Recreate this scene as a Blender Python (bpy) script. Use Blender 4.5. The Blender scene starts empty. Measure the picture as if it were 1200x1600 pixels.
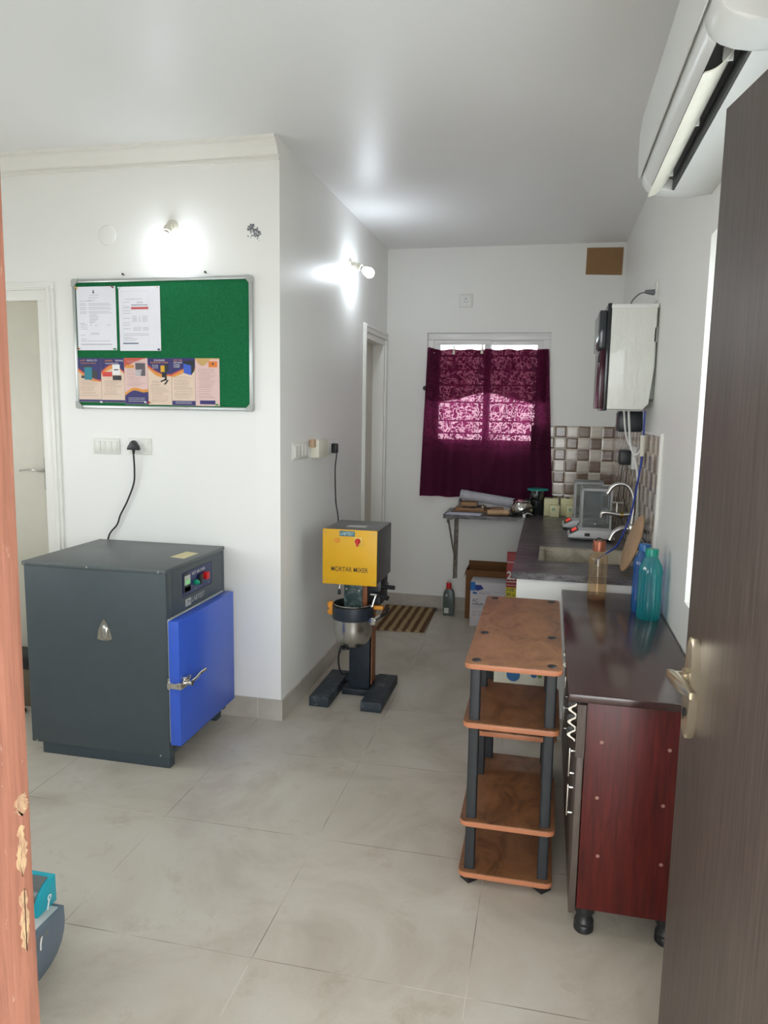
import bpy, bmesh, math, random
from mathutils import Vector, Matrix
random.seed(7)
SC = bpy.context.scene
COL = SC.collection
# ------------------------------------------------------------------ camera
F_PX, PITCH, ROLL, YAW = 1150.02, 0.13724, 0.01641, -0.21703
CAM = Vector((0.746, -1.7564, 1.5294))
cp, sp = math.cos(PITCH), math.sin(PITCH)
Fv = Vector((math.sin(YAW) * cp, math.cos(YAW) * cp, -sp))
Rv = Vector((math.cos(YAW), -math.sin(YAW), 0))
Uv = Rv.cross(Fv)
R2 = Rv * math.cos(ROLL) + Uv * math.sin(ROLL)
U2 = -Rv * math.sin(ROLL) + Uv * math.cos(ROLL)
cd = bpy.data.cameras.new('camera')
cam = bpy.data.objects.new('camera', cd)
COL.objects.link(cam)
m = Matrix((R2, U2, -Fv)).transposed().to_4x4()
m.translation = CAM
cam.matrix_world = m
cd.sensor_fit = 'VERTICAL'
cd.sensor_height = 36
cd.sensor_width = 27
cd.lens = 36 * F_PX / 1600
cd.clip_start = 0.05
SC.camera = cam
# ------------------------------------------------------------------ world, light, exposure
SC.view_settings.view_transform = 'Standard'
SC.view_settings.look = 'None'
SC.view_settings.gamma = 1
SC.view_settings.use_curve_mapping = False
SC.view_settings.exposure = 0.22
WORLD_STRENGTH = 7.0
BULB_STRENGTH = 700
w = bpy.data.worlds.new('sky')
SC.world = w
w.use_nodes = True
bg = w.node_tree.nodes['Background']
bg.inputs[0].default_value = (0.93, 0.97, 1.0, 1)
bg.inputs[1].default_value = WORLD_STRENGTH
cy = getattr(SC, 'cycles', None)
if cy:
    cy.max_bounces = 10
    cy.diffuse_bounces = 6
    cy.glossy_bounces = 4
    cy.transmission_bounces = 6
    cy.transparent_max_bounces = 12
    cy.caustics_reflective = False
    cy.caustics_refractive = False
    cy.sample_clamp_indirect = 6


def portal(name, loc, rot, sx, sy):
    l = bpy.data.lights.new(name, 'AREA')
    l.shape = 'RECTANGLE'
    l.size, l.size_y = sx, sy
    l.energy = 1
    o = bpy.data.objects.new(name, l)
    COL.objects.link(o)
    o.location = loc
    o.rotation_euler = rot
    l.cycles.is_portal = True


H = math.pi / 2
# portals only help to sample the sky through the wall openings
portal('doorway_daylight', (0.71, -1.22, 1.06), (H, 0, 0), 1.0, 2.1)
portal('right_window_daylight', (1.44, 0.25, 1.5), (0, H, 0), 1.2, 1.15)
portal('added_near_window_daylight', (-1.35, -1.24, 1.55), (H, 0, 0), .9, .9)  # sky through the unseen near window, added for fill light
portal('added_left_window_daylight', (-2.84, 0.0, 1.55), (0, -H, 0), .9, 1.0)  # sky through the other added window, in the left wall
portal('back_window_daylight', (0.28, 3.99, 1.64), (-H, 0, 0), 0.9, 0.92)


# ------------------------------------------------------------------ materials
def lin(c):
    return tuple(((v / 255) / 12.92 if v / 255 <= 0.04045 else ((v / 255 + 0.055) / 1.055) ** 2.4) for v in c)


MATS = {}


class NT:
    def __init__(s, name):
        s.m = bpy.data.materials.new(name)
        s.m.use_nodes = True
        s.t = s.m.node_tree
        s.b = s.t.nodes['Principled BSDF']
        s.out = s.t.nodes['Material Output']

    def n(s, typ, **kw):
        q = s.t.nodes.new(typ)
        for k, v in kw.items():
            setattr(q, k, v)
        return q

    def l(s, a, b):
        s.t.links.new(a, b)

    def uv(s, scale=(1, 1, 1), loc=(0, 0, 0)):
        tc = s.n('ShaderNodeTexCoord')
        mp = s.n('ShaderNodeMapping')
        mp.inputs['Scale'].default_value = scale
        mp.inputs['Location'].default_value = loc
        s.l(tc.outputs['UV'], mp.inputs[0])
        return mp.outputs[0]

    def obj(s, scale=(1, 1, 1)):
        tc = s.n('ShaderNodeTexCoord')
        mp = s.n('ShaderNodeMapping')
        mp.inputs['Scale'].default_value = scale
        s.l(tc.outputs['Object'], mp.inputs[0])
        return mp.outputs[0]

    def noise(s, vec, scale, detail=3, rough=0.5, dist=0):
        q = s.n('ShaderNodeTexNoise')
        q.inputs['Scale'].default_value = scale
        q.inputs['Detail'].default_value = detail
        q.inputs['Roughness'].default_value = rough
        q.inputs['Distortion'].default_value = dist
        s.l(vec, q.inputs['Vector'])
        return q.outputs['Fac']

    def ramp(s, fac, stops):
        q = s.n('ShaderNodeValToRGB')
        e = q.color_ramp.elements
        while len(e) < len(stops):
            e.new(0.5)
        for i, (p, c) in enumerate(stops):
            e[i].position = p
            e[i].color = (c[0], c[1], c[2], 1)
        s.l(fac, q.inputs[0])
        return q.outputs[0]

    def mix(s, fac, a, b):
        q = s.n('ShaderNodeMix', data_type='RGBA')
        for v, i in ((fac, 0), (a, 6), (b, 7)):
            if hasattr(v, 'links'):
                s.l(v, q.inputs[i])
            elif i == 0:
                q.inputs[i].default_value = v
            else:
                q.inputs[i].default_value = (*v, 1)
        return q.outputs[2]

    def math(s, op, a, b=None):
        q = s.n('ShaderNodeMath', operation=op)
        for v, i in ((a, 0), (b, 1)):
            if v is None:
                continue
            if hasattr(v, 'links'):
                s.l(v, q.inputs[i])
            else:
                q.inputs[i].default_value = v
        return q.outputs[0]

    def bump(s, h, strength=0.2, dist=0.01):
        q = s.n('ShaderNodeBump')
        q.inputs['Strength'].default_value = strength
        q.inputs['Distance'].default_value = dist
        s.l(h, q.inputs['Height'])
        s.l(q.outputs[0], s.b.inputs['Normal'])

    def set(s, col=None, rough=None, metal=None, spec=None, **kw):
        if col is not None:
            if hasattr(col, 'links'):
                s.l(col, s.b.inputs['Base Color'])
            else:
                s.b.inputs['Base Color'].default_value = (*col, 1)
        for v, k in ((rough, 'Roughness'), (metal, 'Metallic'), (spec, 'Specular IOR Level')):
            if v is not None:
                if hasattr(v, 'links'):
                    s.l(v, s.b.inputs[k])
                else:
                    s.b.inputs[k].default_value = v
        for k, v in kw.items():
            s.b.inputs[k.replace('_', ' ')].default_value = v
        return s.m


def plain(name, rgb, rough=0.5, metal=0.0, var=0.06, spec=None, nscale=14, bump=0, coat=0):
    if name in MATS:
        return MATS[name]
    t = NT(name)
    c = lin(rgb)
    f = t.noise(t.obj(), nscale, 4)
    col = t.ramp(f, [(0.3, tuple(v * (1 - var) for v in c)), (0.7, tuple(min(1, v * (1 + var)) for v in c))])
    t.set(col, rough, metal, spec)
    if coat:
        t.set(Coat_Weight=coat, Coat_Roughness=0.05)
    if bump:
        t.bump(t.noise(t.obj(), 90, 3), bump, 0.002)
    MATS[name] = t.m
    return t.m


def emit(name, rgb, s):
    t = NT(name)
    t.set((0, 0, 0))
    t.b.inputs['Emission Color'].default_value = (*lin(rgb), 1)
    t.b.inputs['Emission Strength'].default_value = s
    return t.m


def thin_glass(name, rgb, gloss=0.12, rough=0.03, milk=0.0, edge=0.55):
    t = NT(name)
    tr = t.n('ShaderNodeBsdfTransparent')
    tr.inputs[0].default_value = (*lin(rgb), 1)
    gl = t.n('ShaderNodeBsdfGlossy')
    gl.inputs['Roughness'].default_value = rough
    lw = t.n('ShaderNodeLayerWeight')
    lw.inputs[0].default_value = 0.35
    f = t.math('MULTIPLY', lw.outputs['Facing'], edge)
    f = t.math('ADD', f, gloss * 0.5)
    mx = t.n('ShaderNodeMixShader')
    t.l(f, mx.inputs[0])
    t.l(tr.outputs[0], mx.inputs[1])
    t.l(gl.outputs[0], mx.inputs[2])
    if milk:
        tl = t.n('ShaderNodeBsdfTranslucent')
        df = t.n('ShaderNodeBsdfDiffuse')
        for q in (tl, df):
            q.inputs[0].default_value = (*lin(rgb), 1)
        a = t.n('ShaderNodeMixShader')
        t.l(tl.outputs[0], a.inputs[1])
        t.l(df.outputs[0], a.inputs[2])
        b = t.n('ShaderNodeMixShader')
        b.inputs[0].default_value = milk
        t.l(mx.outputs[0], b.inputs[1])
        t.l(a.outputs[0], b.inputs[2])
        mx = b
    t.l(mx.outputs[0], t.out.inputs[0])
    return t.m


def wood(name, dark, light, along='z', scale=6, stretch=14, rough=0.45, swirl=1.5, spec=0.5, coat=0):
    t = NT(name)
    s = [stretch, stretch, stretch]
    s['xyz'.index(along)] = 1.0
    v = t.obj(tuple(s))
    f = t.noise(v, scale, 6, 0.6, swirl)
    c = t.ramp(f, [(0.32, lin(dark)), (0.68, lin(light))])
    t.set(c, rough, 0, spec)
    if coat:
        t.set(Coat_Weight=coat, Coat_Roughness=0.12)
    t.bump(f, 0.05, 0.002)
    return t.m


# wall paint: satin white
def paint(name, rgb, rough=0.5, spec=0.35, var=0.015):
    t = NT(name)
    f = t.noise(t.obj(), 1.3, 3)
    c = lin(rgb)
    t.set(t.ramp(f, [(0.3, tuple(v * (1 - var) for v in c)), (0.7, tuple(min(1, v * (1 + var)) for v in c))]), rough, 0, spec)
    t.bump(t.noise(t.obj(), 22, 3), 0.03, 0.003)
    return t.m


M_wall = paint('white_wall_paint', (240, 239, 235), 0.42, 0.4)
M_ceil = paint('glossy_ceiling_paint', (238, 238, 238), 0.42, 0.5)
M_trimw = paint('white_gloss_trim_paint', (237, 235, 229), 0.35, 0.5)
M_upvc = paint('white_window_plastic', (238, 238, 236), 0.3, 0.5)


def floor_mat():
    t = NT('grey_beige_floor_tile')
    uv = t.uv()
    sx = t.n('ShaderNodeSeparateXYZ')
    t.l(uv, sx.inputs[0])

    def line(o):
        a = t.math('DIVIDE', o, 0.6)
        a = t.math('ADD', a, 100.5)
        a = t.math('FRACT', a)
        a = t.math('SUBTRACT', a, 0.5)
        a = t.math('ABSOLUTE', a)
        return t.math('LESS_THAN', a, 0.0022)
    g = t.math('MAXIMUM', line(sx.outputs[0]), line(sx.outputs[1]))
    f1 = t.noise(uv, 2.2, 6, 0.62, 0.6)
    c = t.ramp(f1, [(0.3, lin((172, 162, 147))), (0.5, lin((194, 186, 172))), (0.75, lin((206, 200, 190)))])
    f2 = t.noise(uv, 6, 8, 0.72, 0.3)
    stain = t.ramp(f2, [(0.56, (0, 0, 0)), (0.76, (0.55, 0.55, 0.55))])
    c = t.mix(stain, c, lin((150, 130, 104)))
    fine = t.noise(uv, 160, 3)
    c = t.mix(t.math('MULTIPLY', fine, 0.12), c, lin((140, 134, 124)))
    gn = t.noise(uv, 3, 2)
    gc = t.ramp(gn, [(0.42, lin((122, 108, 92))), (0.6, lin((208, 200, 186)))])
    c = t.mix(g, c, gc)
    r = t.ramp(f1, [(0.3, (0.42,) * 3), (0.7, (0.3,) * 3)])
    t.set(c, r, 0, 0.45)
    hh = t.math('SUBTRACT', t.math('MULTIPLY', fine, 0.05), g)
    t.bump(hh, 0.12, 0.002)
    return t.m


def baseboard_mat():
    t = NT('beige_skirting_tile')
    uv = t.uv()
    sx = t.n('ShaderNodeSeparateXYZ')
    t.l(uv, sx.inputs[0])
    a = t.math('FRACT', t.math('ADD', t.math('DIVIDE', sx.outputs[0], 0.3), 100.02))
    g = t.math('LESS_THAN', a, 0.012)
    f = t.noise(uv, 5, 5, 0.6)
    c = t.ramp(f, [(0.3, lin((172, 164, 154))), (0.7, lin((194, 188, 178)))])
    c = t.mix(g, c, lin((205, 200, 188)))
    t.set(c, 0.4, 0, 0.4)
    return t.m


P = 0.0838


def mosaic_mat(name, u0, z0=1.438):
    t = NT(name)
    uv = t.uv()
    sx = t.n('ShaderNodeSeparateXYZ')
    t.l(uv, sx.inputs[0])
    a = t.math('ADD', t.math('DIVIDE', t.math('SUBTRACT', sx.outputs[0], u0), P), 100)
    b = t.math('ADD', t.math('DIVIDE', t.math('SUBTRACT', sx.outputs[1], z0), P), 100)

    def edge(v):
        f = t.math('ABSOLUTE', t.math('SUBTRACT', t.math('FRACT', v), 0.5))
        return f
    ea, eb = edge(a), edge(b)
    mx = t.math('MAXIMUM', ea, eb)
    g = t.math('GREATER_THAN', mx, 0.487)
    par = t.math('MODULO', t.math('ADD', t.math('FLOOR', a), t.math('FLOOR', b)), 2.0)
    n1 = t.noise(t.uv((3, 26, 1)), 3, 4)
    brown = t.ramp(n1, [(0.3, lin((104, 82, 66))), (0.7, lin((140, 116, 96)))])
    beige = t.ramp(n1, [(0.3, lin((196, 184, 168))), (0.7, lin((218, 208, 194)))])
    c = t.mix(par, brown, beige)
    c = t.mix(g, c, lin((176, 166, 154)))
    t.set(c, 0.16, 0, 0.6)
    h = t.ramp(mx, [(0.36, (1, 1, 1)), (0.5, (0, 0, 0))])
    t.bump(h, 0.35, 0.004)
    return t.m


def granite_mat():
    t = NT('dark_granite')
    v = t.obj((1.6, 9, 4))
    f = t.noise(v, 5, 7, 0.75, 0.3)
    c = t.ramp(f, [(0.4, lin((44, 42, 45))), (0.52, lin((88, 84, 86))), (0.64, lin((132, 127, 127)))])
    sp_ = t.noise(t.obj(), 160, 2)
    c = t.mix(t.ramp(sp_, [(0.66, (0, 0, 0)), (0.74, (0.5, 0.5, 0.5))]), c, lin((150, 148, 150)))
    t.set(c, 0.3, 0, 0.5)
    return t.m


M_floor = floor_mat()
M_base = baseboard_mat()
M_mos_b = mosaic_mat('brown_beige_mosaic_back', 1.21)
M_mos_r = mosaic_mat('brown_beige_mosaic_right', 3.81)
M_granite = granite_mat()


def laminate_door():
    t = NT('dark_brown_laminate')
    f = t.noise(t.obj((26, 26, 0.9)), 6, 6, 0.65, 0.4)
    c = t.ramp(f, [(0.3, lin((64, 54, 50))), (0.7, lin((98, 86, 80)))])
    s2 = t.noise(t.obj((30, 30, 9)), 9, 2)
    c = t.mix(t.ramp(s2, [(0.78, (0, 0, 0)), (0.8, (0.55, 0.55, 0.55))]), c, lin((140, 132, 126)))
    t.set(c, 0.42, 0, 0.4)
    t.bump(f, 0.06, 0.002)
    return t.m


def jamb_mat():
    t = NT('salmon_painted_wood')
    f = t.noise(t.obj((30, 30, 1.2)), 5, 6, 0.7, 0.8)
    c = t.ramp(f, [(0.3, lin((120, 78, 62))), (0.62, lin((146, 98, 80))), (0.82, lin((166, 124, 108)))])
    ch = t.noise(t.obj((14, 14, 3)), 5, 5, 0.7)
    c = t.mix(t.ramp(ch, [(0.66, (0, 0, 0)), (0.7, (0.6, 0.6, 0.6))]), c, lin((190, 160, 146)))
    t.set(c, 0.5, 0, 0.4)
    t.bump(f, 0.12, 0.003)
    return t.m


def bare_wood():
    t = NT('bare_splintered_wood')
    f = t.noise(t.obj((20, 20, 6)), 8, 6, 0.7, 1.5)
    t.set(t.ramp(f, [(0.3, lin((140, 98, 78))), (0.48, lin((176, 142, 112))), (0.62, lin((206, 178, 134)))]), 0.7)
    t.bump(f, 0.6, 0.006)
    return t.m


M_door = laminate_door()
M_jamb = jamb_mat()
M_bare = bare_wood()


def rackwood():
    t = NT('orange_brown_burl_laminate')
    f = t.noise(t.obj((3, 1.6, 3)), 4.0, 7, 0.66, 0.9)
    c = t.ramp(f, [(0.3, lin((84, 54, 36))), (0.5, lin((130, 88, 58))), (0.72, lin((150, 106, 74)))])
    t.set(c, 0.38, 0, 0.5)
    return t.m


M_rack = rackwood()
M_rackedge = plain('orange_edge_band', (180, 116, 82), 0.4)
M_cabtop = None


def cabtop_mat():
    t = NT('dark_brown_cabinet_top')
    f = t.noise(t.obj((10, 1.4, 10)), 5, 5, 0.6, 0.4)
    c = t.ramp(f, [(0.3, lin((52, 35, 34))), (0.7, lin((66, 45, 42)))])
    t.set(c, 0.17, 0, 0.6)
    return t.m


M_cabtop = cabtop_mat()
M_cabside = wood('mahogany_side_laminate', (60, 17, 15), (92, 28, 25), 'z', 6, 12, 0.36, 0.4, 0.35)
M_cabdoor = wood('weathered_grey_brown_edge', (66, 56, 50), (92, 80, 72), 'z', 6, 14, 0.5)
M_black = plain('black_plastic', (26, 27, 29), 0.4)
M_blackm = plain('black_metal_tube', (34, 37, 41), 0.42, 0.0, 0.12)
M_chrome = plain('polished_chrome', (214, 212, 206), 0.14, 1.0, 0.03)
M_steel = plain('brushed_steel', (196, 194, 190), 0.24, 1.0, 0.04)
M_alu = plain('aluminium', (190, 192, 190), 0.35, 0.8, 0.03)
M_white = plain('white_plastic', (234, 234, 230), 0.35, 0, 0.02)
M_offw = plain('warm_white_plastic', (226, 222, 206), 0.35, 0, 0.02)
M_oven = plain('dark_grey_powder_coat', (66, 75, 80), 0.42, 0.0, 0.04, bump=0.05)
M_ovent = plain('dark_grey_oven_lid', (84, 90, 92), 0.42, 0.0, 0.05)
M_blue = plain('royal_blue_powder_coat', (54, 92, 198), 0.33, 0, 0.03)
M_blued = plain('blue_door_edge', (36, 74, 176), 0.38, 0, 0.03)
M_navy = plain('navy_panel', (34, 46, 92), 0.35)
M_yellow = plain('yellow_painted_panel', (222, 168, 20), 0.4, 0, 0.03)
M_mixgrey = plain('grey_sheet_metal', (104, 104, 104), 0.32, 0.5, 0.06)
M_mixnavy = plain('dark_navy_casting', (34, 42, 52), 0.45, 0, 0.2)


def dirty(name, base, dust, lo=0.5, hi=0.7, sc=12):
    t = NT(name)
    f = t.noise(t.obj(), sc, 6, 0.7, 0.6)
    t.set(t.ramp(f, [(lo, lin(base)), (hi, lin(dust))]), 0.55)
    return t.m


M_mixfoot = dirty('cement_dusted_navy', (40, 50, 58), (110, 120, 122), 0.52, 0.78, 16)
M_gear = dirty('mottled_green_grey_casting', (44, 64, 64), (120, 136, 132), 0.45, 0.66, 24)
M_cardb = plain('brown_cardboard', (150, 112, 74), 0.8, 0, 0.08)
M_cardd = plain('dark_brown_cardboard', (120, 80, 44), 0.8, 0, 0.1)
M_paper = plain('white_paper', (238, 236, 244), 0.6, 0, 0.01)
M_ink = plain('grey_ink', (150, 150, 158), 0.7)
M_inkd = plain('dark_ink', (70, 66, 84), 0.7)
M_red = plain('red_plastic', (200, 34, 32), 0.35)
M_green = plain('green_indicator', (20, 150, 110), 0.3)
M_orange = plain('orange_paint', (222, 146, 40), 0.45)
M_cream = plain('cream_plastic', (222, 216, 170), 0.45)
M_teal = plain('teal_plastic', (16, 158, 176), 0.35)
M_silverst = plain('silver_label', (196, 196, 190), 0.35, 0.3)


# ------------------------------------------------------------------ mesh builder
def smooth_pts(pts, n=8):
    pts = [Vector(p) for p in pts]
    if len(pts) < 3:
        return pts
    out = []
    ext = [pts[0] * 2 - pts[1]] + pts + [pts[-1] * 2 - pts[-2]]
    for i in range(1, len(ext) - 2):
        p0, p1, p2, p3 = ext[i - 1:i + 3]
        for k in range(n):
            t = k / n
            out.append(0.5 * ((2 * p1) + (p2 - p0) * t + (2 * p0 - 5 * p1 + 4 * p2 - p3) * t * t + (-p0 + 3 * p1 - 3 * p2 + p3) * t ** 3))
    out.append(pts[-1])
    return out


W = {}


class MB:
    def __init__(s):
        s.bm = bmesh.new()

    def box(s, x0, x1, y0, y1, z0, z1, bev=0, seg=2, mat=None):
        vs = [s.bm.verts.new((x, y, z)) for x in (x0, x1) for y in (y0, y1) for z in (z0, z1)]
        fs = [(0, 1, 3, 2), (4, 6, 7, 5), (0, 4, 5, 1), (2, 3, 7, 6), (0, 2, 6, 4), (1, 5, 7, 3)]
        F = [s.bm.faces.new([vs[i] for i in f]) for f in fs]
        if mat is not None:
            for v in vs:
                v.co = mat @ v.co
        if bev:
            es = list({e for f in F for e in f.edges})
            bmesh.ops.bevel(s.bm, geom=es, offset=bev, segments=seg, affect='EDGES', profile=0.5)
        return s

    def cyl(s, p0, p1, r0, r1=None, seg=24, cap=True):
        p0, p1 = Vector(p0), Vector(p1)
        r1 = r0 if r1 is None else r1
        d = (p1 - p0).normalized()
        a = d.orthogonal().normalized()
        b = d.cross(a)
        rings = []
        for p, r in ((p0, r0), (p1, r1)):
            rings.append([s.bm.verts.new(p + (a * math.cos(2 * math.pi * i / seg) + b * math.sin(2 * math.pi * i / seg)) * r) for i in range(seg)])
        for i in range(seg):
            j = (i + 1) % seg
            s.bm.faces.new([rings[0][i], rings[0][j], rings[1][j], rings[1][i]])
        if cap:
            s.bm.faces.new(rings[0][::-1])
            s.bm.faces.new(rings[1])
        return s

    def tube(s, pts, r, seg=10, n=8, cap=True, flat=None):
        pts = smooth_pts(pts, n)
        N = len(pts)
        rings = []
        up = None
        for i, p in enumerate(pts):
            d = (pts[min(i + 1, N - 1)] - pts[max(i - 1, 0)]).normalized()
            if up is None:
                a = d.orthogonal().normalized()
            else:
                a = (up - d * up.dot(d))
                a = a.normalized() if a.length > 1e-6 else d.orthogonal().normalized()
            up = a
            b = d.cross(a)
            rr = r(i / (N - 1)) if callable(r) else r
            rings.append([s.bm.verts.new(p + (a * math.cos(2 * math.pi * k / seg) + b * math.sin(2 * math.pi * k / seg)) * rr) for k in range(seg)])
        for q in range(N - 1):
            for i in range(seg):
                j = (i + 1) % seg
                s.bm.faces.new([rings[q][i], rings[q][j], rings[q + 1][j], rings[q + 1][i]])
        if cap:
            s.bm.faces.new(rings[0][::-1])
            s.bm.faces.new(rings[-1])
        return s

    def lathe(s, prof, c, axis=(0, 0, 1), seg=32, rmod=None):
        c = Vector(c)
        d = Vector(axis).normalized()
        a = d.orthogonal().normalized() if abs(d.z) < 0.999 else Vector((1, 0, 0))
        b = d.cross(a)
        rings = []
        for r, h in prof:
            if r < 1e-5:
                rings.append([s.bm.verts.new(c + d * h)])
            else:
                ring = []
                for i in range(seg):
                    t = 2 * math.pi * i / seg
                    rr = r * (rmod(t, h) if rmod else 1)
                    ring.append(s.bm.verts.new(c + d * h + (a * math.cos(t) + b * math.sin(t)) * rr))
                rings.append(ring)
        for q in range(len(rings) - 1):
            A, B = rings[q], rings[q + 1]
            for i in range(seg):
                j = (i + 1) % seg
                if len(A) == 1 and len(B) > 1:
                    s.bm.faces.new([A[0], B[j], B[i]])
                elif len(B) == 1 and len(A) > 1:
                    s.bm.faces.new([A[i], A[j], B[0]])
                elif len(A) > 1:
                    s.bm.faces.new([A[i], A[j], B[j], B[i]])
        return s

    def prism(s, poly, ax, a, b, bev=0):
        """poly in the two other axes (cyclic order kept: x->(y,z), y->(x,z), z->(x,y))"""
        def P3(p, v):
            return {0: (v, p[0], p[1]), 1: (p[0], v, p[1]), 2: (p[0], p[1], v)}[ax]
        A = [s.bm.verts.new(P3(p, a)) for p in poly]
        B = [s.bm.verts.new(P3(p, b)) for p in poly]
        n = len(poly)
        F = [s.bm.faces.new(A), s.bm.faces.new(B[::-1])]
        for i in range(n):
            j = (i + 1) % n
            F.append(s.bm.faces.new([A[i], B[i], B[j], A[j]]))
        if bev:
            es = list({e for f in F[:2] for e in f.edges})
            bmesh.ops.bevel(s.bm, geom=es, offset=bev, segments=2, affect='EDGES', profile=0.5)
        return s

    def face(s, pts):
        s.bm.faces.new([s.bm.verts.new(p) for p in pts])
        return s

    def sphere(s, c, r, u=20, v=12, sc=(1, 1, 1)):
        mt = Matrix.Translation(c) @ Matrix.Diagonal((*sc, 1))
        bmesh.ops.create_uvsphere(s.bm, u_segments=u, v_segments=v, radius=r, matrix=mt)
        return s

    def xf(s, mat):
        for v in s.bm.verts:
            v.co = mat @ v.co
        return s

    def build(s, name, mat, parent=None, origin=None, smooth=True, fixn=True):
        bm = s.bm
        if fixn:
            bmesh.ops.recalc_face_normals(bm, faces=bm.faces[:])
        uvl = bm.loops.layers.uv.new('UVMap')
        for f in bm.faces:
            n = f.normal
            k = max(range(3), key=lambda i: abs(n[i]))
            for lp in f.loops:
                c = lp.vert.co
                lp[uvl].uv = ((c.y, c.z), (c.x, c.z), (c.x, c.y))[k]
        if parent is not None:
            o0 = W[parent.name]
        elif origin is not None:
            o0 = Vector(origin)
        else:
            vs = [v.co for v in bm.verts]
            lo = [min(v[i] for v in vs) for i in range(3)]
            hi = [max(v[i] for v in vs) for i in range(3)]
            o0 = Vector(((lo[0] + hi[0]) / 2, (lo[1] + hi[1]) / 2, lo[2]))
        for v in bm.verts:
            v.co -= o0
        me = bpy.data.meshes.new(name)
        bm.to_mesh(me)
        bm.free()
        me.materials.append(mat)
        if smooth:
            me.polygons.foreach_set('use_smooth', [True] * len(me.polygons))
            me.set_sharp_from_angle(angle=math.radians(35))
        o = bpy.data.objects.new(name, me)
        COL.objects.link(o)
        if parent is not None:
            o.parent = parent
        else:
            o.location = o0
        W[o.name] = o0
        return o


def tag(o, label=None, cat=None, group=None, kind=None):
    if label:
        o['label'] = label
    if cat:
        o['category'] = cat
    if group:
        o['group'] = group
    if kind:
        o['kind'] = kind
    return o


def thing(name, label, cat, loc, group=None, kind=None):
    o = bpy.data.objects.new(name, None)
    o.empty_display_size = 0.05
    COL.objects.link(o)
    o.location = loc
    W[o.name] = Vector(loc)
    return tag(o, label, cat, group, kind)


def dup(root, loc, label, rotz=None):
    r = root.copy()
    COL.objects.link(r)
    r.location = loc
    if rotz is not None:
        r.rotation_euler.z = rotz
    r['label'] = label
    W[r.name] = Vector(loc)
    for ch in list(root.children):
        c = ch.copy()
        COL.objects.link(c)
        c.parent = r
        W[c.name] = Vector(loc)
        for g in ch.children:
            d = g.copy()
            COL.objects.link(d)
            d.parent = c
    return r


def text(name, s, pos, width, height, right, up, mat, parent, align='LEFT', bold=0.0, ext=0.0003):
    cu = bpy.data.curves.new(name, 'FONT')
    cu.body = s
    cu.size = 1
    cu.offset = bold
    ob = bpy.data.objects.new(name + '_tmp', cu)
    COL.objects.link(ob)
    bpy.context.view_layer.update()
    me = bpy.data.meshes.new_from_object(ob.evaluated_get(bpy.context.evaluated_depsgraph_get()))
    bpy.data.objects.remove(ob)
    bpy.data.curves.remove(cu)
    xs = [v.co.x for v in me.vertices]
    ys = [v.co.y for v in me.vertices]
    x0, x1, y0, y1 = min(xs), max(xs), min(ys), max(ys)
    right, up = Vector(right).normalized(), Vector(up).normalized()
    nrm = right.cross(up)
    pos = Vector(pos)
    o0 = W[parent.name]
    for v in me.vertices:
        a = (v.co.x - x0) / (x1 - x0) * width
        b = (v.co.y - y0) / max(1e-6, y1 - y0) * height
        v.co = pos + right * a + up * b + nrm * ext - o0
    me.materials.clear()
    me.materials.append(mat)
    o = bpy.data.objects.new(name, me)
    COL.objects.link(o)
    o.parent = parent
    W[o.name] = o0
    return o


def struct(o, label, cat):
    return tag(o, label, cat, kind='structure')


# ================================================================== SETTING
CZ = 2.72
XR = 1.22
YB = 3.82
XC = -0.484
YF = 1.53
XL = -2.7
YN = -1.1
struct(MB().box(XL - 0.1, XR + 0.3, YN - 0.02, YB + 0.2, -0.1, 0).build('floor', M_floor, smooth=False), 'grey beige tiled floor with dusty scuffs', 'floor')
ground_m = plain('pale_concrete_ground', (176, 170, 160), 0.8)
struct(MB().box(-9, 9, -9, YN - 0.02, -0.14, -0.02).build('floor_outside', ground_m, smooth=False), 'pale concrete ground outside the doorway', 'ground')
struct(MB().box(XL - 0.1, XR + 0.3, YN - 0.15, YB + 0.2, CZ, CZ + 0.12).build('ceiling', M_ceil, smooth=False), 'glossy white painted ceiling', 'ceiling')


def wall(name, ax, t0, t1, a0, a1, holes, label, z1=CZ):
    """ax: thickness axis (0 or 1). holes: (a0,a1,z0,z1)"""
    b = MB()
    cuts = sorted({a0, a1, *[h[0] for h in holes], *[h[1] for h in holes]})
    for i in range(len(cuts) - 1):
        c0, c1 = cuts[i], cuts[i + 1]
        hs = [h for h in holes if h[0] <= c0 + 1e-6 and h[1] >= c1 - 1e-6]
        segs = [(0, z1)] if not hs else [(0, hs[0][2]), (hs[0][3], z1)]
        for s0, s1 in segs:
            if s1 - s0 > 1e-4:
                if ax == 0:
                    b.box(t0, t1, c0, c1, s0, s1)
                else:
                    b.box(c0, c1, t0, t1, s0, s1)
    return struct(b.build(name, M_wall, smooth=False), label, 'wall')


wall('wall_back', 1, YB, YB + 0.18, XC - 0.12, XR + 0.2, [(-0.172, 0.733, 1.17, 2.108)], 'white end wall behind the kitchen counter with window')
wall('wall_right', 0, XR, XR + 0.2, YN, YB, [(-0.35, 0.83, 0.905, 2.095)], 'white right wall carrying the air conditioner')
wall('wall_middle', 0, XC - 0.12, XC, YF, YB, [(3.15, 3.75, 0, 2.05)], 'white partition wall beside the mortar mixer')
wall('wall_front', 1, YF, YF + 0.12, XL, XC - 0.12, [(-2.55, -1.735, 0, 2.05)], 'white wall behind the oven and green board')
wall('wall_left', 0, XL - 0.1, XL, YN, YF, [(-.5, .5, 1.1, 2.0)], 'white far left wall out of sight')
wall('wall_near', 1, YN - 0.15, YN, XL, XR + 0.2, [(-1.8, -0.9, 1.1, 2.0), (0.195, XR, 0, 2.13)], 'white wall around the entrance doorway')

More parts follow.
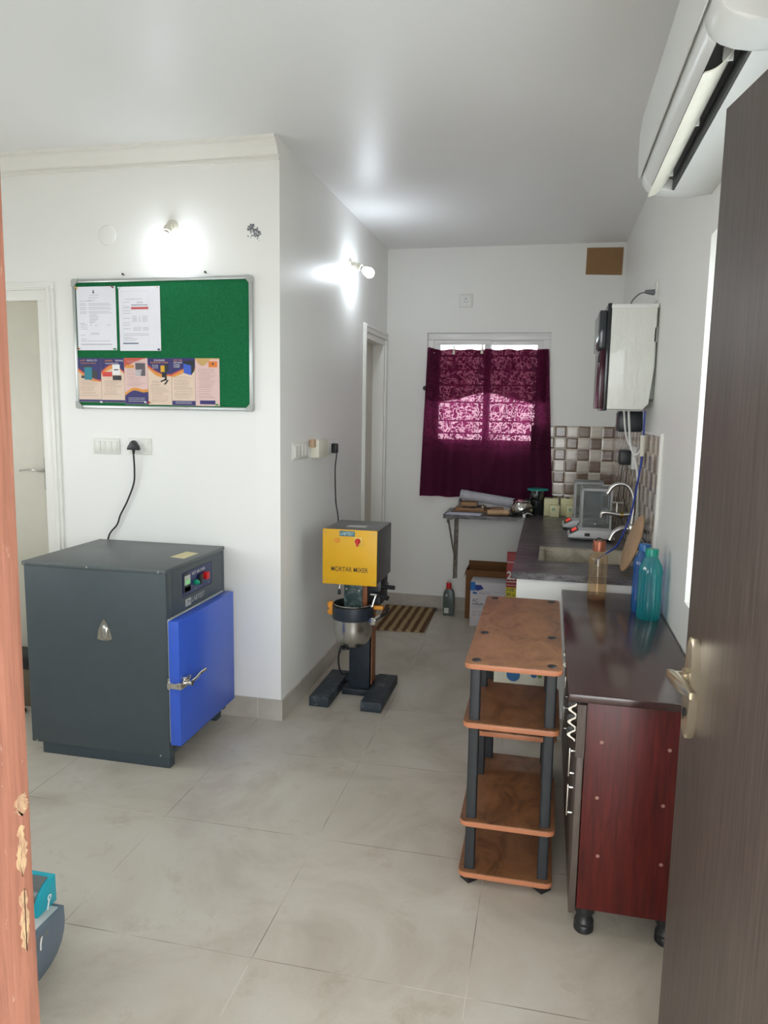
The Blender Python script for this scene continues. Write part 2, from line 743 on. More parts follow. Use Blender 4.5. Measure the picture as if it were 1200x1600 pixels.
# skirting
bb = MB().box(-1.66, XC + 0.01, YF - 0.01, YF, 0, 0.104)
struct(bb.build('baseboard_front', M_base, smooth=False), 'beige tile skirting under the green board', 'baseboard')
struct(MB().box(XC, XC + 0.01, YF, 3.08, 0, 0.1).build('baseboard_middle', M_base, smooth=False), 'beige tile skirting beside the mortar mixer', 'baseboard')
struct(MB().box(XC, XR, YB - 0.01, YB, 0, 0.1).build('baseboard_back', M_base, smooth=False), 'beige tile skirting under the curtained window', 'baseboard')
struct(MB().box(XR - 0.01, XR, YN, 1.62, 0, 0.1).build('baseboard_right', M_base, smooth=False), 'beige tile skirting behind the wooden cabinet', 'baseboard')

# cornice on the front wall (profile in y,z)
cor = [(YF, 2.63), (YF - 0.012, 2.63), (YF - 0.012, 2.638), (YF - 0.006, 2.640), (YF - 0.006, 2.648), (YF - 0.016, 2.65), (YF - 0.02, 2.655),
       (YF - 0.022, 2.66), (YF - 0.030, 2.68), (YF - 0.042, 2.695), (YF - 0.052, 2.7), (YF - 0.052, 2.706), (YF - 0.064, 2.708), (YF - 0.066, CZ), (YF, CZ)]
struct(MB().prism(cor, 0, XL, XC).build('trim_1', M_trimw, smooth=False), 'white plaster cornice above the green board', 'cornice')

# backsplash
struct(MB().box(0.62, 1.21, YB - 0.01, YB, 0.8, 1.438).build('wall_backsplash', M_mos_b, smooth=False), 'brown and beige checkered tiles beside the maroon curtain', 'wall tiles')
struct(MB().box(XR - 0.01, XR, 1.56, YB - 0.01, 0.8, 1.438).build('wall_backsplash_right', M_mos_r, smooth=False), 'brown and beige checkered tiles behind the tap', 'wall tiles')
struct(MB().box(XR - 0.014, XR, 1.525, 1.56, 0.78, 1.452, 0.003).box(XR - 0.013, XR, 1.56, YB - 0.01, 1.438, 1.45).build('trim_2', M_trimw), 'white plaster edge around the right tiles', 'tile edging')

# ---- window_1 (back, behind curtain)
M_glass = thin_glass('window_glass', (240, 244, 244), 0.08)
wn = thing('window_1', 'white framed sliding window behind the maroon curtain', 'window', (0.28, YB + 0.05, 1.17), kind='structure')
y0, y1 = YB + 0.02, YB + 0.09
fr = MB()
x0, x1, z0, z1 = -0.172, 0.733, 1.17, 2.108
fr.box(x0, x1, y0, y1, z1 - 0.05, z1, .004).box(x0, x1, y0, y1, z0, z0 + 0.1, .004).box(x0, x0 + 0.05, y0, y1, z0 + .1, z1 - .05, .004).box(x1 - 0.05, x1, y0, y1, z0 + .1, z1 - .05, .004)
fr.build('window_frame', M_upvc, wn)
for (a, b, yy) in ((x0 + .05, 0.30, YB + 0.03), (0.26, x1 - .05, YB + 0.055)):
    sm = MB()
    sm.box(a, b, yy, yy + .025, z1 - .085, z1 - .05, .003).box(a, b, yy, yy + .025, z0 + .1, z0 + .15, .003)
    sm.box(a, a + .045, yy, yy + .025, z0 + .15, z1 - .085, .003).box(b - .045, b, yy, yy + .025, z0 + .15, z1 - .085, .003)
    so = sm.build('sash', M_upvc, wn)
    MB().box(a + .045, b - .045, yy + .01, yy + .014, z0 + .15, z1 - .085).build('pane', M_glass, so)
M_grille = plain('grey_window_bar', (96, 84, 84), 0.5, 0.3)
g = MB()
for z in (1.365, 1.46, 1.6, 1.73, 1.845, 1.95):
    g.box(x0, x1, YB + 0.12, YB + 0.132, z - .006, z + .006)
g.build('grille', M_grille, wn)

# ---- window_2 (right wall, mostly hidden behind the open door)
wn = thing('window_2', 'bright white window recess beside the open brown door', 'window', (XR + 0.15, 0.24, 0.905), kind='structure')
fr = MB()
ya, yb, z0, z1 = -0.35, 0.83, 0.905, 2.095
X0, X1 = XR + 0.11, XR + 0.17
fr.box(X0, X1, ya, yb, z1 - .05, z1, .003).box(X0, X1, ya, yb, z0, z0 + .05, .003).box(X0, X1, ya, ya + .05, z0 + .05, z1 - .05, .003).box(X0, X1, yb - .05, yb, z0 + .05, z1 - .05, .003)
fr.box(X0, X1, .21, .27, z0 + .05, z1 - .05, .003)
fr.build('window_frame', M_upvc, wn)
MB().box(X0 + .03, X0 + .034, ya + .05, .21, z0 + .05, z1 - .05).box(X0 + .03, X0 + .034, .27, yb - .05, z0 + .05, z1 - .05).build('pane', M_glass, wn)

# ---- added_window_3 (near wall, left of the entrance, out of sight, added for more daylight)
wn = thing('added_window_3', 'white framed unseen window added left of the entrance for daylight', 'window', (-1.35, YN - 0.1, 0.95), kind='structure')
fr = MB()
y0, y1 = YN - .11, YN - .05
fr.box(-1.8, -.9, y0, y1, 1.96, 2.0, .003).box(-1.8, -.9, y0, y1, 1.1, 1.14, .003).box(-1.8, -1.76, y0, y1, 1.14, 1.96, .003).box(-.94, -.9, y0, y1, 1.14, 1.96, .003).box(-1.37, -1.33, y0, y1, 1.14, 1.96, .003)
fr.build('window_frame', M_upvc, wn)
MB().box(-1.76, -1.37, y0 + .02, y0 + .024, 1.14, 1.96).box(-1.33, -.94, y0 + .02, y0 + .024, 1.14, 1.96).build('pane', M_glass, wn)

# ---- added_window_4 (far left wall, unseen, added to fill the room with light)
wn = thing('added_window_4', 'white framed unseen window added in the far left wall for daylight', 'window', (XL - .07, .1, .9), kind='structure')
fr = MB()
fr.box(XL - .1, XL - .04, -.5, .5, 1.96, 2.0, .003).box(XL - .1, XL - .04, -.5, .5, 1.1, 1.14, .003).box(XL - .1, XL - .04, -.5, -.46, 1.14, 1.96, .003).box(XL - .1, XL - .04, .46, .5, 1.14, 1.96, .003).box(XL - .1, XL - .04, -.02, .02, 1.14, 1.96, .003)
fr.build('window_frame', M_upvc, wn)
# unseen porch added to shade the door frame (roof, side wall behind the viewer's left)
struct(MB().box(-.6, 4.0, -4.5, YN - .16, 2.75, 2.87).build('added_porch_roof', M_wall, smooth=False), 'unseen white porch roof added to cut light at the entrance', 'porch roof')
struct(MB().box(-.62, -.5, -4.5, YN - .16, 0, 2.75).build('added_porch_wall', M_wall, smooth=False), 'unseen white porch side wall added to cut light at the entrance', 'wall')

# ---- door_1 (cream door in the front wall)
d1 = thing('door_1', 'cream door with lever handle left of the green board', 'door', (-2.14, YF + 0.06, 0), kind='structure')
MB().box(-2.51, -1.745, YF + .045, YF + .085, 0.004, 2.045, .003).build('door_leaf', plain('cream_door_paint', (208, 203, 188), 0.4, 0, 0.02), d1)
fr = MB()
fr.box(-1.75, -1.7, YF - .006, YF + .12, 0, 2.04, .002).box(-2.56, -2.51, YF - .006, YF + .12, 0, 2.04, .002).box(-2.56, -1.7, YF - .006, YF + .12, 2.0402, 2.09, .002)
fr.build('door_frame', M_trimw, d1)
cs = MB()
cs.box(-1.7, -1.655, YF - .014, YF, 0, 2.0895, .003).box(-1.69, -1.67, YF - .022, YF - .0135, 0, 2.0975, .003)
cs.box(-2.61, -1.655, YF - .014, YF, 2.09, 2.125, .003).box(-2.61, -1.67, YF - .022, YF - .0135, 2.098, 2.112, .003)
cs.box(-2.61, -2.56, YF - .014, YF, 0, 2.09, .005)
cs.build('casing', M_trimw, d1)
hd = MB().box(-1.787, -1.752, YF + .034, YF + .046, 1.09, 1.262, .006).build('handle_plate', M_steel, d1)
MB().tube([(-1.77, YF + .04, 1.195), (-1.77, YF + .005, 1.195), (-1.785, YF - .01, 1.197), (-1.83, YF - .012, 1.2), (-1.9, YF - .004, 1.192)], lambda t: .008 - .003 * t).build('handle_lever', M_chrome, hd)

# ---- door_2 (doorway in the partition)
d2 = thing('door_2', 'narrow cream door in the partition wall near the mat', 'door', (XC - .08, 3.45, 0), kind='structure')
MB().box(XC - .11, XC - .08, 3.19, 3.71, 0.004, 2.015, .003).build('door_leaf', plain('cream_inner_door', (206, 200, 188), 0.4, 0, 0.02), d2)
fr = MB()
fr.box(XC - .12, XC + .004, 3.15, 3.19, 0, 2.01, .002).box(XC - .12, XC + .004, 3.71, 3.75, 0, 2.01, .002).box(XC - .12, XC + .004, 3.15, 3.75, 2.0102, 2.05, .002)
fr.build('door_frame', M_trimw, d2)
cs = MB()
cs.box(XC, XC + .014, 3.09, 3.15, 0, 2.0505, .002).box(XC, XC + .014, 3.75, 3.81, 0, 2.0505, .002).box(XC, XC + .014, 3.09, 3.81, 2.051, 2.105, .003)
cs.box(XC + .013, XC + .02, 3.1, 3.12, 0, 2.0825, .003).box(XC + .012, XC + .02, 3.12, 3.8, 2.083, 2.1, .003)
cs.build('casing', M_trimw, d2)

# ---- door_3: open brown entrance door, hinged at the right wall
fe = Vector((1.044, -0.183, 0))
hg = Vector((1.195, -1.03, 0))
dv = (hg - fe)
DW = dv.length
dv.normalize()
dn = Vector((-dv.y, dv.x, 0))      # candidate normal
if dn.x > 0:
    dn = -dn                        # faces the room / camera
Md = Matrix((dv, -dn, Vector((0, 0, 1)))).transposed().to_4x4()
Md.translation = fe
# local: X along leaf from free edge to hinge, Y away from camera side, Z up
d3 = thing('door_3', 'open dark brown laminate entrance door at the right edge', 'door', fe, kind='structure')
MB().box(0, DW, 0, .035, .01, 2.1, .001).xf(Md).build('door_leaf', M_door, d3)
pl = []
for i in range(40):
    t = 2 * math.pi * i / 40
    zz = math.sin(t)
    ww = .021 * (1 - .12 * zz) * (abs(math.cos(t)) ** .55) * (1 if math.cos(t) > 0 else -1)
    pl.append((.062 + ww * .85, .99 + .105 * zz))
M_handle = plain('satin_nickel_handle', (196, 184, 160), 0.25, 0.85, 0.03)
hb = MB().prism(pl, 1, -.017, .002, .004)
hb.cyl((.062, -.017, 1.015), (.062, -.024, 1.015), .016)
hb = hb.xf(Md).build('handle_plate', M_handle, d3)
lv = MB()
lv.cyl((.062, -.015, 1.015), (.062, -.045, 1.015), .009)
lv.prism([(.05, 1.008), (.052, 1.024), (.08, 1.03), (.14, 1.029), (.18, 1.024), (.18, 1.011), (.13, 1.005), (.08, 1.003)], 1, -.056, -.042, .003)
lv.xf(Md).build('handle_lever', M_handle, hb)
MB().cyl((.062, -.018, .94), (.062, -.0195, .94), .009).box(.0605, .0635, -.0205, -.019, .925, .94).xf(Md).build('keyhole', M_black, hb)
# the matching plate on the far side of the leaf
MB().prism(pl, 1, .033, .047, .003).xf(Md).build('rear_handle_plate', M_handle, d3)
MB().box(-.0015, .001, .006, .029, .86, 1.06).xf(Md).build('latch_plate', M_steel, d3)

# ---- entrance frame (salmon jamb): leans very slightly
fj = thing('trim_3', 'salmon painted wooden door frame post at the left edge', 'door frame', (0.19, YN - .08, 0), kind='structure')


def jx(z):
    return 0.203 + 0.008 * max(0, z - 1.0)


j = MB()
zs = [0, .5, 1.0, 1.4, 1.8, 2.13]
prof = lambda z: [(jx(z) - .12, YN - .152), (jx(z) - .009, YN - .152), (jx(z) - .004, YN - .146), (jx(z) - .004, YN - .024), (jx(z), YN - .018), (jx(z), YN + .004), (jx(z) - .004, YN + .008), (jx(z) - .12, YN + .008)]
rings = [[j.bm.verts.new((p[0], p[1], z)) for p in prof(z)] for z in zs]
for q in range(len(zs) - 1):
    for i in range(8):
        k = (i + 1) % 8
        j.bm.faces.new([rings[q][i], rings[q][k], rings[q + 1][k], rings[q + 1][i]])
j.bm.faces.new(rings[0])
j.bm.faces.new(rings[-1][::-1])
j.build('post', M_jamb, fj)
# splintered patches where the latch hits
for (za, zb, w0, w1) in ((1.015, 1.075, YN - .017, YN - .004), (.925, 1.0, YN - .018, YN - .006), (1.085, 1.11, YN - .017, YN + .0)):
    b = MB()
    n = 14
    L_, R_ = [], []
    for i in range(n + 1):
        z = za + (zb - za) * i / n
        e = math.sin(math.pi * i / n) ** .4
        mid = (w0 + w1) / 2
        hw = (w1 - w0) / 2 * e
        L_.append((mid - hw + random.uniform(-.003, .003), z))
        R_.append((mid + hw + random.uniform(-.003, .003), z))
    b.prism(L_ + R_[::-1], 0, .195, jx(za) + .0012)
    b.build('bare_patch', M_bare, fj)['label'] = 'pale splintered bare wood patch'
# lintel and hinge-side post of the same frame
MB().box(.203, XR - .002, YN - .152, YN - .06, 2.105, 2.13).build('head', M_jamb, fj)

# ================================================================== WALL FIXTURES
# paint-covered round ceiling rose / blanking plate
o = MB().lathe([(0, .007), (.038, .007), (.044, .006), (.047, .004), (.048, 0)], (-1.354, YF, 2.335), (0, -1, 0), 40).cyl((-1.36, YF - .007, 2.345), (-1.36, YF - .0085, 2.345), .003, seg=8).build('blanking_plate', M_wall)
tag(o, 'round white blanking plate on the wall above left of green board', 'wall plate')
# gouged plaster spot
b = MB()
for i in range(70):
    t = random.uniform(-1, 1)
    cx = -.606 + t * .02 + random.gauss(0, .011)
    cz = 2.325 - t * .02 + random.gauss(0, .012)
    r = random.uniform(.002, .0065)
    b.prism([(cx + r * random.uniform(.5, 1.2) * math.cos(a), cz + r * random.uniform(.5, 1.2) * math.sin(a)) for a in [k * math.pi / 3 for k in range(6)]], 1, YF - random.uniform(.0006, .003), YF)
o = b.build('chipped_plaster', plain('grey_chipped_plaster', (128, 130, 136), 0.9, 0, 0.5, nscale=90), smooth=False)
tag(o, 'patch of chipped grey plaster above the board corner', 'damaged plaster', kind='stuff')
b = MB()
for (x, z, w_, h_) in ((-.46, .2, .004, .05), (-.452, .17, .006, .03), (-.44, .15, .005, .035), (-.425, .125, .012, .008), (-.465, .16, .003, .04)):
    b.prism([(x, z), (x + w_, z + h_ * .2), (x + w_ * .4, z + h_), (x - w_ * .7, z + h_ * .7)], 1, YB - .003, YB)
o = b.build('peeling_paint', plain('grey_crack', (92, 88, 84), 0.9), smooth=False)
tag(o, 'dark peeling paint marks low in the corner behind the mixer', 'damaged paint', kind='stuff')
# hooks for the board
M_hook = plain('dull_nail', (80, 76, 70), 0.4, .7)
hk = None
for x, lab in ((-1.272, 'small nail above the board over the paper sheets'), (-.846, 'small nail above the board under the bright bulb')):
    o = MB().cyl((x, YF, 2.15), (x, YF - .012, 2.153), .0025, seg=8).sphere((x, YF - .013, 2.153), .0055, 10, 6).build('nail', M_hook)
    tag(o, lab, 'nail', 'nails above the notice board')

# ---- green notice board
nb = thing('notice_board', 'green felt notice board with aluminium frame and grey corners', 'notice board', (-1.08, YF, 1.515))
X0, X1, Z0, Z1 = -1.545, -.612, 1.515, 2.133
felt = NT('green_felt')
f = felt.noise(felt.obj(), 260, 3)
felt.set(felt.ramp(f, [(.3, lin((16, 92, 54))), (.7, lin((30, 116, 70)))]), .85, 0, .2)
felt.bump(f, .3, .001)
MB().box(X0 + .01, X1 - .01, YF - .014, YF - .002, Z0 + .01, Z1 - .01).build('felt_panel', felt.m, nb)
fr = MB()
for (a, b_, c, d) in ((X0 + .03, X1 - .03, Z1 - .017, Z1), (X0 + .03, X1 - .03, Z0, Z0 + .017), (X0, X0 + .017, Z0 + .03, Z1 - .03), (X1 - .017, X1, Z0 + .03, Z1 - .03)):
    fr.box(a, b_, YF - .02, YF - .001, c, d, .004)
fr.build('frame', M_alu, nb)
for sx, sz in ((0, 0), (0, 1), (1, 0), (1, 1)):
    pts = [(0, .036), (0, .012), (.0035, .0035), (.012, 0), (.036, 0), (.036, .018), (.028, .02), (.02, .028), (.018, .036)]
    q = [((X0 - .002 + p[0]) if not sx else (X1 + .002 - p[0]), (Z0 - .002 + p[1]) if not sz else (Z1 + .002 - p[1])) for p in pts]
    MB().prism(q, 1, YF - .024, YF - .001, .002).build('corner_cap', plain('grey_corner_plastic', (172, 174, 170), .5), nb)

# papers ------------------------------------------------------------
YP = YF - .0155
Rx, Uz = (1, 0, 0), (0, 0, 1)


def quad(b, x0, x1, z0, z1, y):
    b.face([(x0, y, z0), (x1, y, z0), (x1, y, z1), (x0, y, z1)])


def sheet(x0, x1, z0, z1, label, name='paper_sheet', mat=None, grp=None, cat='paper'):
    t = thing(name, label, cat, ((x0 + x1) / 2, YP, z0), grp)
    MB().box(x0, x1, YP - .0012, YP, z0, z1).build('sheet', mat or M_paper, t, smooth=False)
    return t


def lines(t, rows, mat, y, hgt=.0016, name='printed_text'):
    b = MB()
    for (x0, x1, z) in rows:
        x = x0
        while x < x1 - .001:
            wl = random.uniform(.004, .011)
            e = min(x + wl, x1)
            quad(b, x, e, z - hgt / 2, z + hgt / 2, y)
            x = e + .0018
    return b.build(name, mat, t, smooth=False, fixn=False)


s1 = sheet(-1.523, -1.311, 1.797, 2.098, 'white printed certificate with small dark emblem, left of the two sheets')
yq = YP - .0016
rw = [(-1.452, -1.4, 2.058), (-1.456, -1.402, 2.046), (-1.46, -1.42, 2.034), (-1.505, -1.44, 2.03)]
for i, z in enumerate([2.018, 2.011, 2.0, 1.992, 1.98, 1.973]):
    rw += [(-1.505, -1.47, z), (-1.457, -1.345 + .01 * (i % 2), z)]
for z in (1.964, 1.958, 1.95, 1.943, 1.937, 1.93):
    rw.append((-1.455, -1.455 + random.uniform(.02, .06), z))
for z in (1.925, 1.918, 1.908, 1.898, 1.868, 1.85):
    rw.append((-1.505, -1.505 + random.uniform(.02, .045), z))
rw += [(-1.452, -1.44, 1.925), (-1.452, -1.44, 1.915), (-1.428, -1.41, 1.916), (-1.36, -1.345, 1.916), (-1.448, -1.405, 1.878), (-1.45, -1.403, 1.873), (-1.505, -1.345, 1.841), (-1.505, -1.34, 1.826), (-1.505, -1.335, 1.823)]
lines(s1, rw, M_ink, yq)
MB().prism([(-1.434, 2.066), (-1.426, 2.066), (-1.425, 2.07), (-1.428, 2.073), (-1.427, 2.079), (-1.43, 2.083), (-1.433, 2.079), (-1.432, 2.073), (-1.435, 2.07)], 1, YP - .0018, YP - .001).build('emblem', M_inkd, s1)
s2 = sheet(-1.295, -1.078, 1.794, 2.094, 'white printed registration sheet with a red bar, right of the two sheets')
rw = [(-1.26, -1.17, 2.036), (-1.272, -1.235, 2.022), (-1.2, -1.17, 2.022), (-1.272, -1.24, 2.002), (-1.198, -1.165, 2.018)]
for z in (1.995, 1.982, 1.97, 1.947, 1.926, 1.915, 1.898):
    rw.append((-1.272, -1.235, z))
for z in (1.956, 1.95, 1.944, 1.938, 1.932):
    rw += [(-1.225, -1.2, z), (-1.19, -1.182, z), (-1.172, -1.145, z)]
for z in (1.903, 1.897, 1.891):
    rw += [(-1.22, -1.2, z), (-1.195, -1.18, z), (-1.17, -1.14, z)]
rw += [(-1.272, -1.14, 1.874), (-1.272, -1.14, 1.866), (-1.272, -1.23, 1.857), (-1.272, -1.2, 1.85), (-1.272, -1.21, 1.842)]
lines(s2, rw, M_ink, yq)
lines(s2, [(-1.228, -1.142, 2.008)], M_inkd, yq, .003)
b = MB()
quad(b, -1.23, -1.139, 1.988, 1.999, yq)
b.build('red_bar', plain('faded_red_print', (208, 96, 98), .6), s2, smooth=False)
b = MB()
quad(b, -1.278, -1.196, 1.826, 1.832, yq)
b.build('footer_bar', plain('grey_blue_print', (110, 112, 140), .6), s2, smooth=False)
b = MB()
for (p, q, r_, s_) in ((-1.278, -1.139, 2.072, 2.0728), (-1.278, -1.2774, 1.824, 2.072), (-1.1396, -1.139, 1.824, 2.072)):
    quad(b, p, q, r_, s_, yq)
b.build('print_border', plain('pale_print', (205, 203, 214), .6), s2, smooth=False)

C_navy = plain('leaflet_navy', (44, 38, 104), .5)
C_peach = plain('leaflet_peach', (228, 202, 182), .55, 0, .03)
C_pink = plain('leaflet_pink', (226, 192, 186), .55, 0, .03)
C_or = plain('leaflet_orange', (226, 150, 62), .5)
C_rd = plain('leaflet_red', (206, 84, 66), .5)
C_wh = plain('leaflet_white', (236, 234, 232), .5)
C_tx = plain('leaflet_text', (150, 120, 112), .6)


def curve_band(b, x0, x1, zf, zg, y, n=16):
    for i in range(n):
        a, c = x0 + (x1 - x0) * i / n, x0 + (x1 - x0) * (i + 1) / n
        b.face([(a, y, zg((a - x0) / (x1 - x0))), (c, y, zg((c - x0) / (x1 - x0))), (c, y, zf((c - x0) / (x1 - x0))), (a, y, zf((a - x0) / (x1 - x0)))])


lab = ['peach leaflet picturing a teal machine, first from the left',
       'peach leaflet picturing a white testing frame, second from the left',
       'pink leaflet with a grey photo and purple foot, third from the left',
       'peach leaflet picturing a yellow mixer, fourth from the left',
       'peach leaflet picturing a blue oven, fifth from the left',
       'pink leaflet with orange square logo, rightmost of the leaflets']
xs = [-1.533, -1.403, -1.277, -1.151, -1.0265, -.9035, -.779]
LZ0, LZ1 = 1.538, 1.76
for i in range(6):
    x0, x1 = xs[i] + .0006, xs[i + 1] - .0006
    zt = LZ1 - (.001 if i % 2 else 0)
    z0 = LZ0 + (.006 if i < 2 else 0) + (.001 * (5 - i) if i < 4 else 0) - .002
    mt = C_pink if i in (2, 5) else C_peach
    t = sheet(x0, x1, z0, zt, lab[i], 'leaflet', mt, 'leaflets along the bottom of the green board', 'leaflet')
    wd = x1 - x0
    ya, yb_, yc, yd = YP - .0014, YP - .0017, YP - .002, YP - .0023
    if i in (0, 1, 3, 4):
        up = (i in (0, 4))
        edge = (lambda s: zt - .055 - .038 * math.sin(min(1, s * 1.15) * math.pi / 2 + (0 if i == 3 else 0)) + .0) if False else None
        if i == 0:
            e = lambda s: zt - .045 - .06 * math.sin(s * math.pi / 2)
        elif i == 1:
            e = lambda s: zt - .065 + .035 * math.sin(s * math.pi)
        elif i == 3:
            e = lambda s: zt - .03 - .045 * math.sin(min(1, s * 1.3) * math.pi / 2)
        else:
            e = lambda s: zt - .075 + .03 * math.sin(min(1, s * 1.2) * math.pi / 2)
        b = MB()
        curve_band(b, x0, x1, lambda s: e(s), lambda s: e(s) - .016 - .006 * math.sin(s * 5), ya)
        b.build('orange_wave', C_or, t, smooth=False)
        b = MB()
        curve_band(b, x0, x1, lambda s: e(s), lambda s: e(s) - .006 - .003 * math.sin(s * 6 + 1), yb_)
        b.build('red_wave', C_rd, t, smooth=False)
        b = MB()
        curve_band(b, x0, x1, lambda s: zt, e, yc)
        b.build('header_print', C_navy, t, smooth=False)
    titles = {0: [('A-MT', .25, .0, C_or), ('DIGITAL CTM', .45, .3, C_wh)], 1: [('UNIVERSAL', .36, .06, C_or), ('TESTING', .36, .5, C_wh)]}
    if i in titles:
        for s_, wf, off, mt_ in titles[i]:
            text('title', s_, (x0 + wd * (.12 + off), yd, zt - .016), wd * wf * .95, .008, Rx, Uz, mt_, t)
        if i == 1:
            text('title', 'MACHINE UTM', (x0 + wd * .2, yd, zt - .029), wd * .55, .007, Rx, Uz, C_wh, t)
        else:
            text('title', 'COMPRESSION TESTING', (x0 + wd * .14, yd, zt - .028), wd * .66, .005, Rx, Uz, C_or, t)
    if i == 2:
        b = MB()
        curve_band(b, x0, x1, lambda s: zt, lambda s: zt - .045 * (1 - s) ** 1.5 - .001, ya)
        b.build('red_corner', C_rd, t, smooth=False)
        text('title', 'PENETROMETER', (x0 + wd * .14, yd, zt - .022), wd * .6, .009, Rx, Uz, plain('leaflet_grey_title', (190, 170, 168), .5), t)
        b = MB()
        quad(b, x0 + wd * .06, x0 + wd * .42, zt - .048, zt - .033, yb_)
        b.build('yellow_stripe', C_or, t, smooth=False)
        b = MB()
        quad(b, x0 + wd * .48, x0 + wd * .9, zt - .055, zt - .024, yc)
        b.face([(x0 + wd * .7, yc, zt - .085), (x0 + wd * .9, yc, zt - .085), (x0 + wd * .9, yc, zt - .055), (x0 + wd * .76, yc, zt - .055)])
        b.build('photo', plain('grey_photo_print', (92, 84, 90), .5, 0, .2, nscale=60), t, smooth=False)
        b = MB()
        b.face([(x0 + wd * .48, yc, zt - .085), (x0 + wd * .7, yc, zt - .085), (x0 + wd * .76, yc, zt - .055), (x0 + wd * .48, yc, zt - .055)])
        b.build('photo_light_area', plain('pale_photo_print', (186, 178, 180), .5, 0, .15, nscale=60), t, smooth=False)
        b = MB()
        e2 = lambda s: z0 + .04 + .03 * math.sin(min(1, s * 1.9) * math.pi / 2) - .03 * max(0, s - .35) + .01 * max(0, s - .8) * 5
        curve_band(b, x0, x1, lambda s: e2(s) + .014, lambda s: e2(s) - .004, ya)
        b.build('orange_wave', C_or, t, smooth=False)
        b = MB()
        curve_band(b, x0, x1, e2, lambda s: z0 + .001, yb_)
        b.build('foot_print', C_navy, t, smooth=False)
        lines(t, [(x0 + wd * .15, x0 + wd * .85, z0 + q) for q in (.014, .022, .03)], C_wh, yc)
    if i == 3:
        text('title', 'STANDARD', (x0 + wd * .28, yd, zt - .014), wd * .45, .008, Rx, Uz, C_wh, t)
        text('title', 'PLANETARY MIXER', (x0 + wd * .12, yd, zt - .024), wd * .76, .007, Rx, Uz, C_or, t)
        for q, s_ in ((.035, 'EN 196'), (.041, 'IS 4031'), (.048, 'ASTM C 305')):
            text('subtitle', s_, (x0 + wd * .2, yd, zt - q), wd * .24, .0042, Rx, Uz, C_wh, t)
        pc = MB()
        quad(pc, x0 + wd * .55, x0 + wd * .72, zt - .065, zt - .034, yd)
        pc.build('mixer_picture_front', M_yellow, t, smooth=False)
        pc = MB()
        quad(pc, x0 + wd * .72, x0 + wd * .88, zt - .062, zt - .028, yd)
        quad(pc, x0 + wd * .6, x0 + wd * .8, zt - .09, zt - .066, yd)
        quad(pc, x0 + wd * .72, x0 + wd * .8, zt - .105, zt - .09, yd)
        pc.face([(x0 + wd * .52, yd, zt - .108), (x0 + wd * .76, yd, zt - .096), (x0 + wd * .78, yd, zt - .103), (x0 + wd * .56, yd, zt - .113)])
        pc.face([(x0 + wd * .68, yd, zt - .122), (x0 + wd * .84, yd, zt - .1), (x0 + wd * .88, yd, zt - .105), (x0 + wd * .74, yd, zt - .125)])
        pc.build('mixer_picture', M_black, t, smooth=False)
    if i == 4:
        for q, s_, ww, mt_ in ((.014, 'HOT AIR', .36, C_or), (.025, 'DRYING', .36, C_wh), (.036, 'OVEN', .26, C_wh), (.045, 'CLASSIC', .26, C_wh)):
            text('title', s_, (x0 + wd * .1, yd, zt - q), wd * ww, .0075, Rx, Uz, mt_, t)
        pc = MB()
        pc.face([(x0 + wd * .52, yd, zt - .07), (x0 + wd * .84, yd, zt - .08), (x0 + wd * .84, yd, zt - .035), (x0 + wd * .52, yd, zt - .025)])
        pc.build('oven_picture_door', M_blue, t, smooth=False)
        pc = MB()
        pc.face([(x0 + wd * .84, yd, zt - .08), (x0 + wd * .97, yd, zt - .06), (x0 + wd * .97, yd, zt - .012), (x0 + wd * .52, yd, zt - .014), (x0 + wd * .52, yd, zt - .025), (x0 + wd * .84, yd, zt - .035)])
        pc.build('oven_picture', M_black, t, smooth=False)
        b = MB()
        quad(b, x0 + .001, x1, z0 + .001, z0 + .023, yb_)
        b.build('foot_print', C_navy, t, smooth=False)
        lines(t, [(x0 + wd * .15, x0 + wd * .85, z0 + q) for q in (.01, .017)], C_wh, yc)
    if i == 0:
        pc = MB()
        quad(pc, x0 + wd * .3, x0 + wd * .62, zt - .105, zt - .045, yd)
        pc.build('machine_picture', plain('teal_print', (24, 128, 148), .5), t, smooth=False)
        pc = MB()
        quad(pc, x0 + wd * .63, x0 + wd * .85, zt - .095, zt - .06, yd)
        quad(pc, x0 + wd * .2, x0 + wd * .62, zt - .045, zt - .036, yd)
        quad(pc, x0 + wd * .16, x0 + wd * .3, zt - .098, zt - .085, yd)
        pc.build('machine_picture_base', M_black, t, smooth=False)
    if i == 1:
        pc = MB()
        quad(pc, x0 + wd * .5, x0 + wd * .82, zt - .08, zt - .03, yd)
        pc.build('frame_picture', C_wh, t, smooth=False)
        pc = MB()
        quad(pc, x0 + wd * .5, x0 + wd * .88, zt - .105, zt - .083, yd)
        quad(pc, x0 + wd * .56, x0 + wd * .76, zt - .058, zt - .053, YP - .0026)
        pc.build('frame_picture_base', M_black, t, smooth=False)
        pc = MB()
        quad(pc, x0 + wd * .06, x0 + wd * .48, zt - .088, zt - .066, yd)
        pc.build('red_box', plain('leaflet_bright_red', (214, 64, 60), .5), t, smooth=False)
    if i in (0, 1):
        b = MB()
        quad(b, x0, x1, z0 + .001, z0 + .012, yb_)
        b.build('foot_print', C_navy, t, smooth=False)
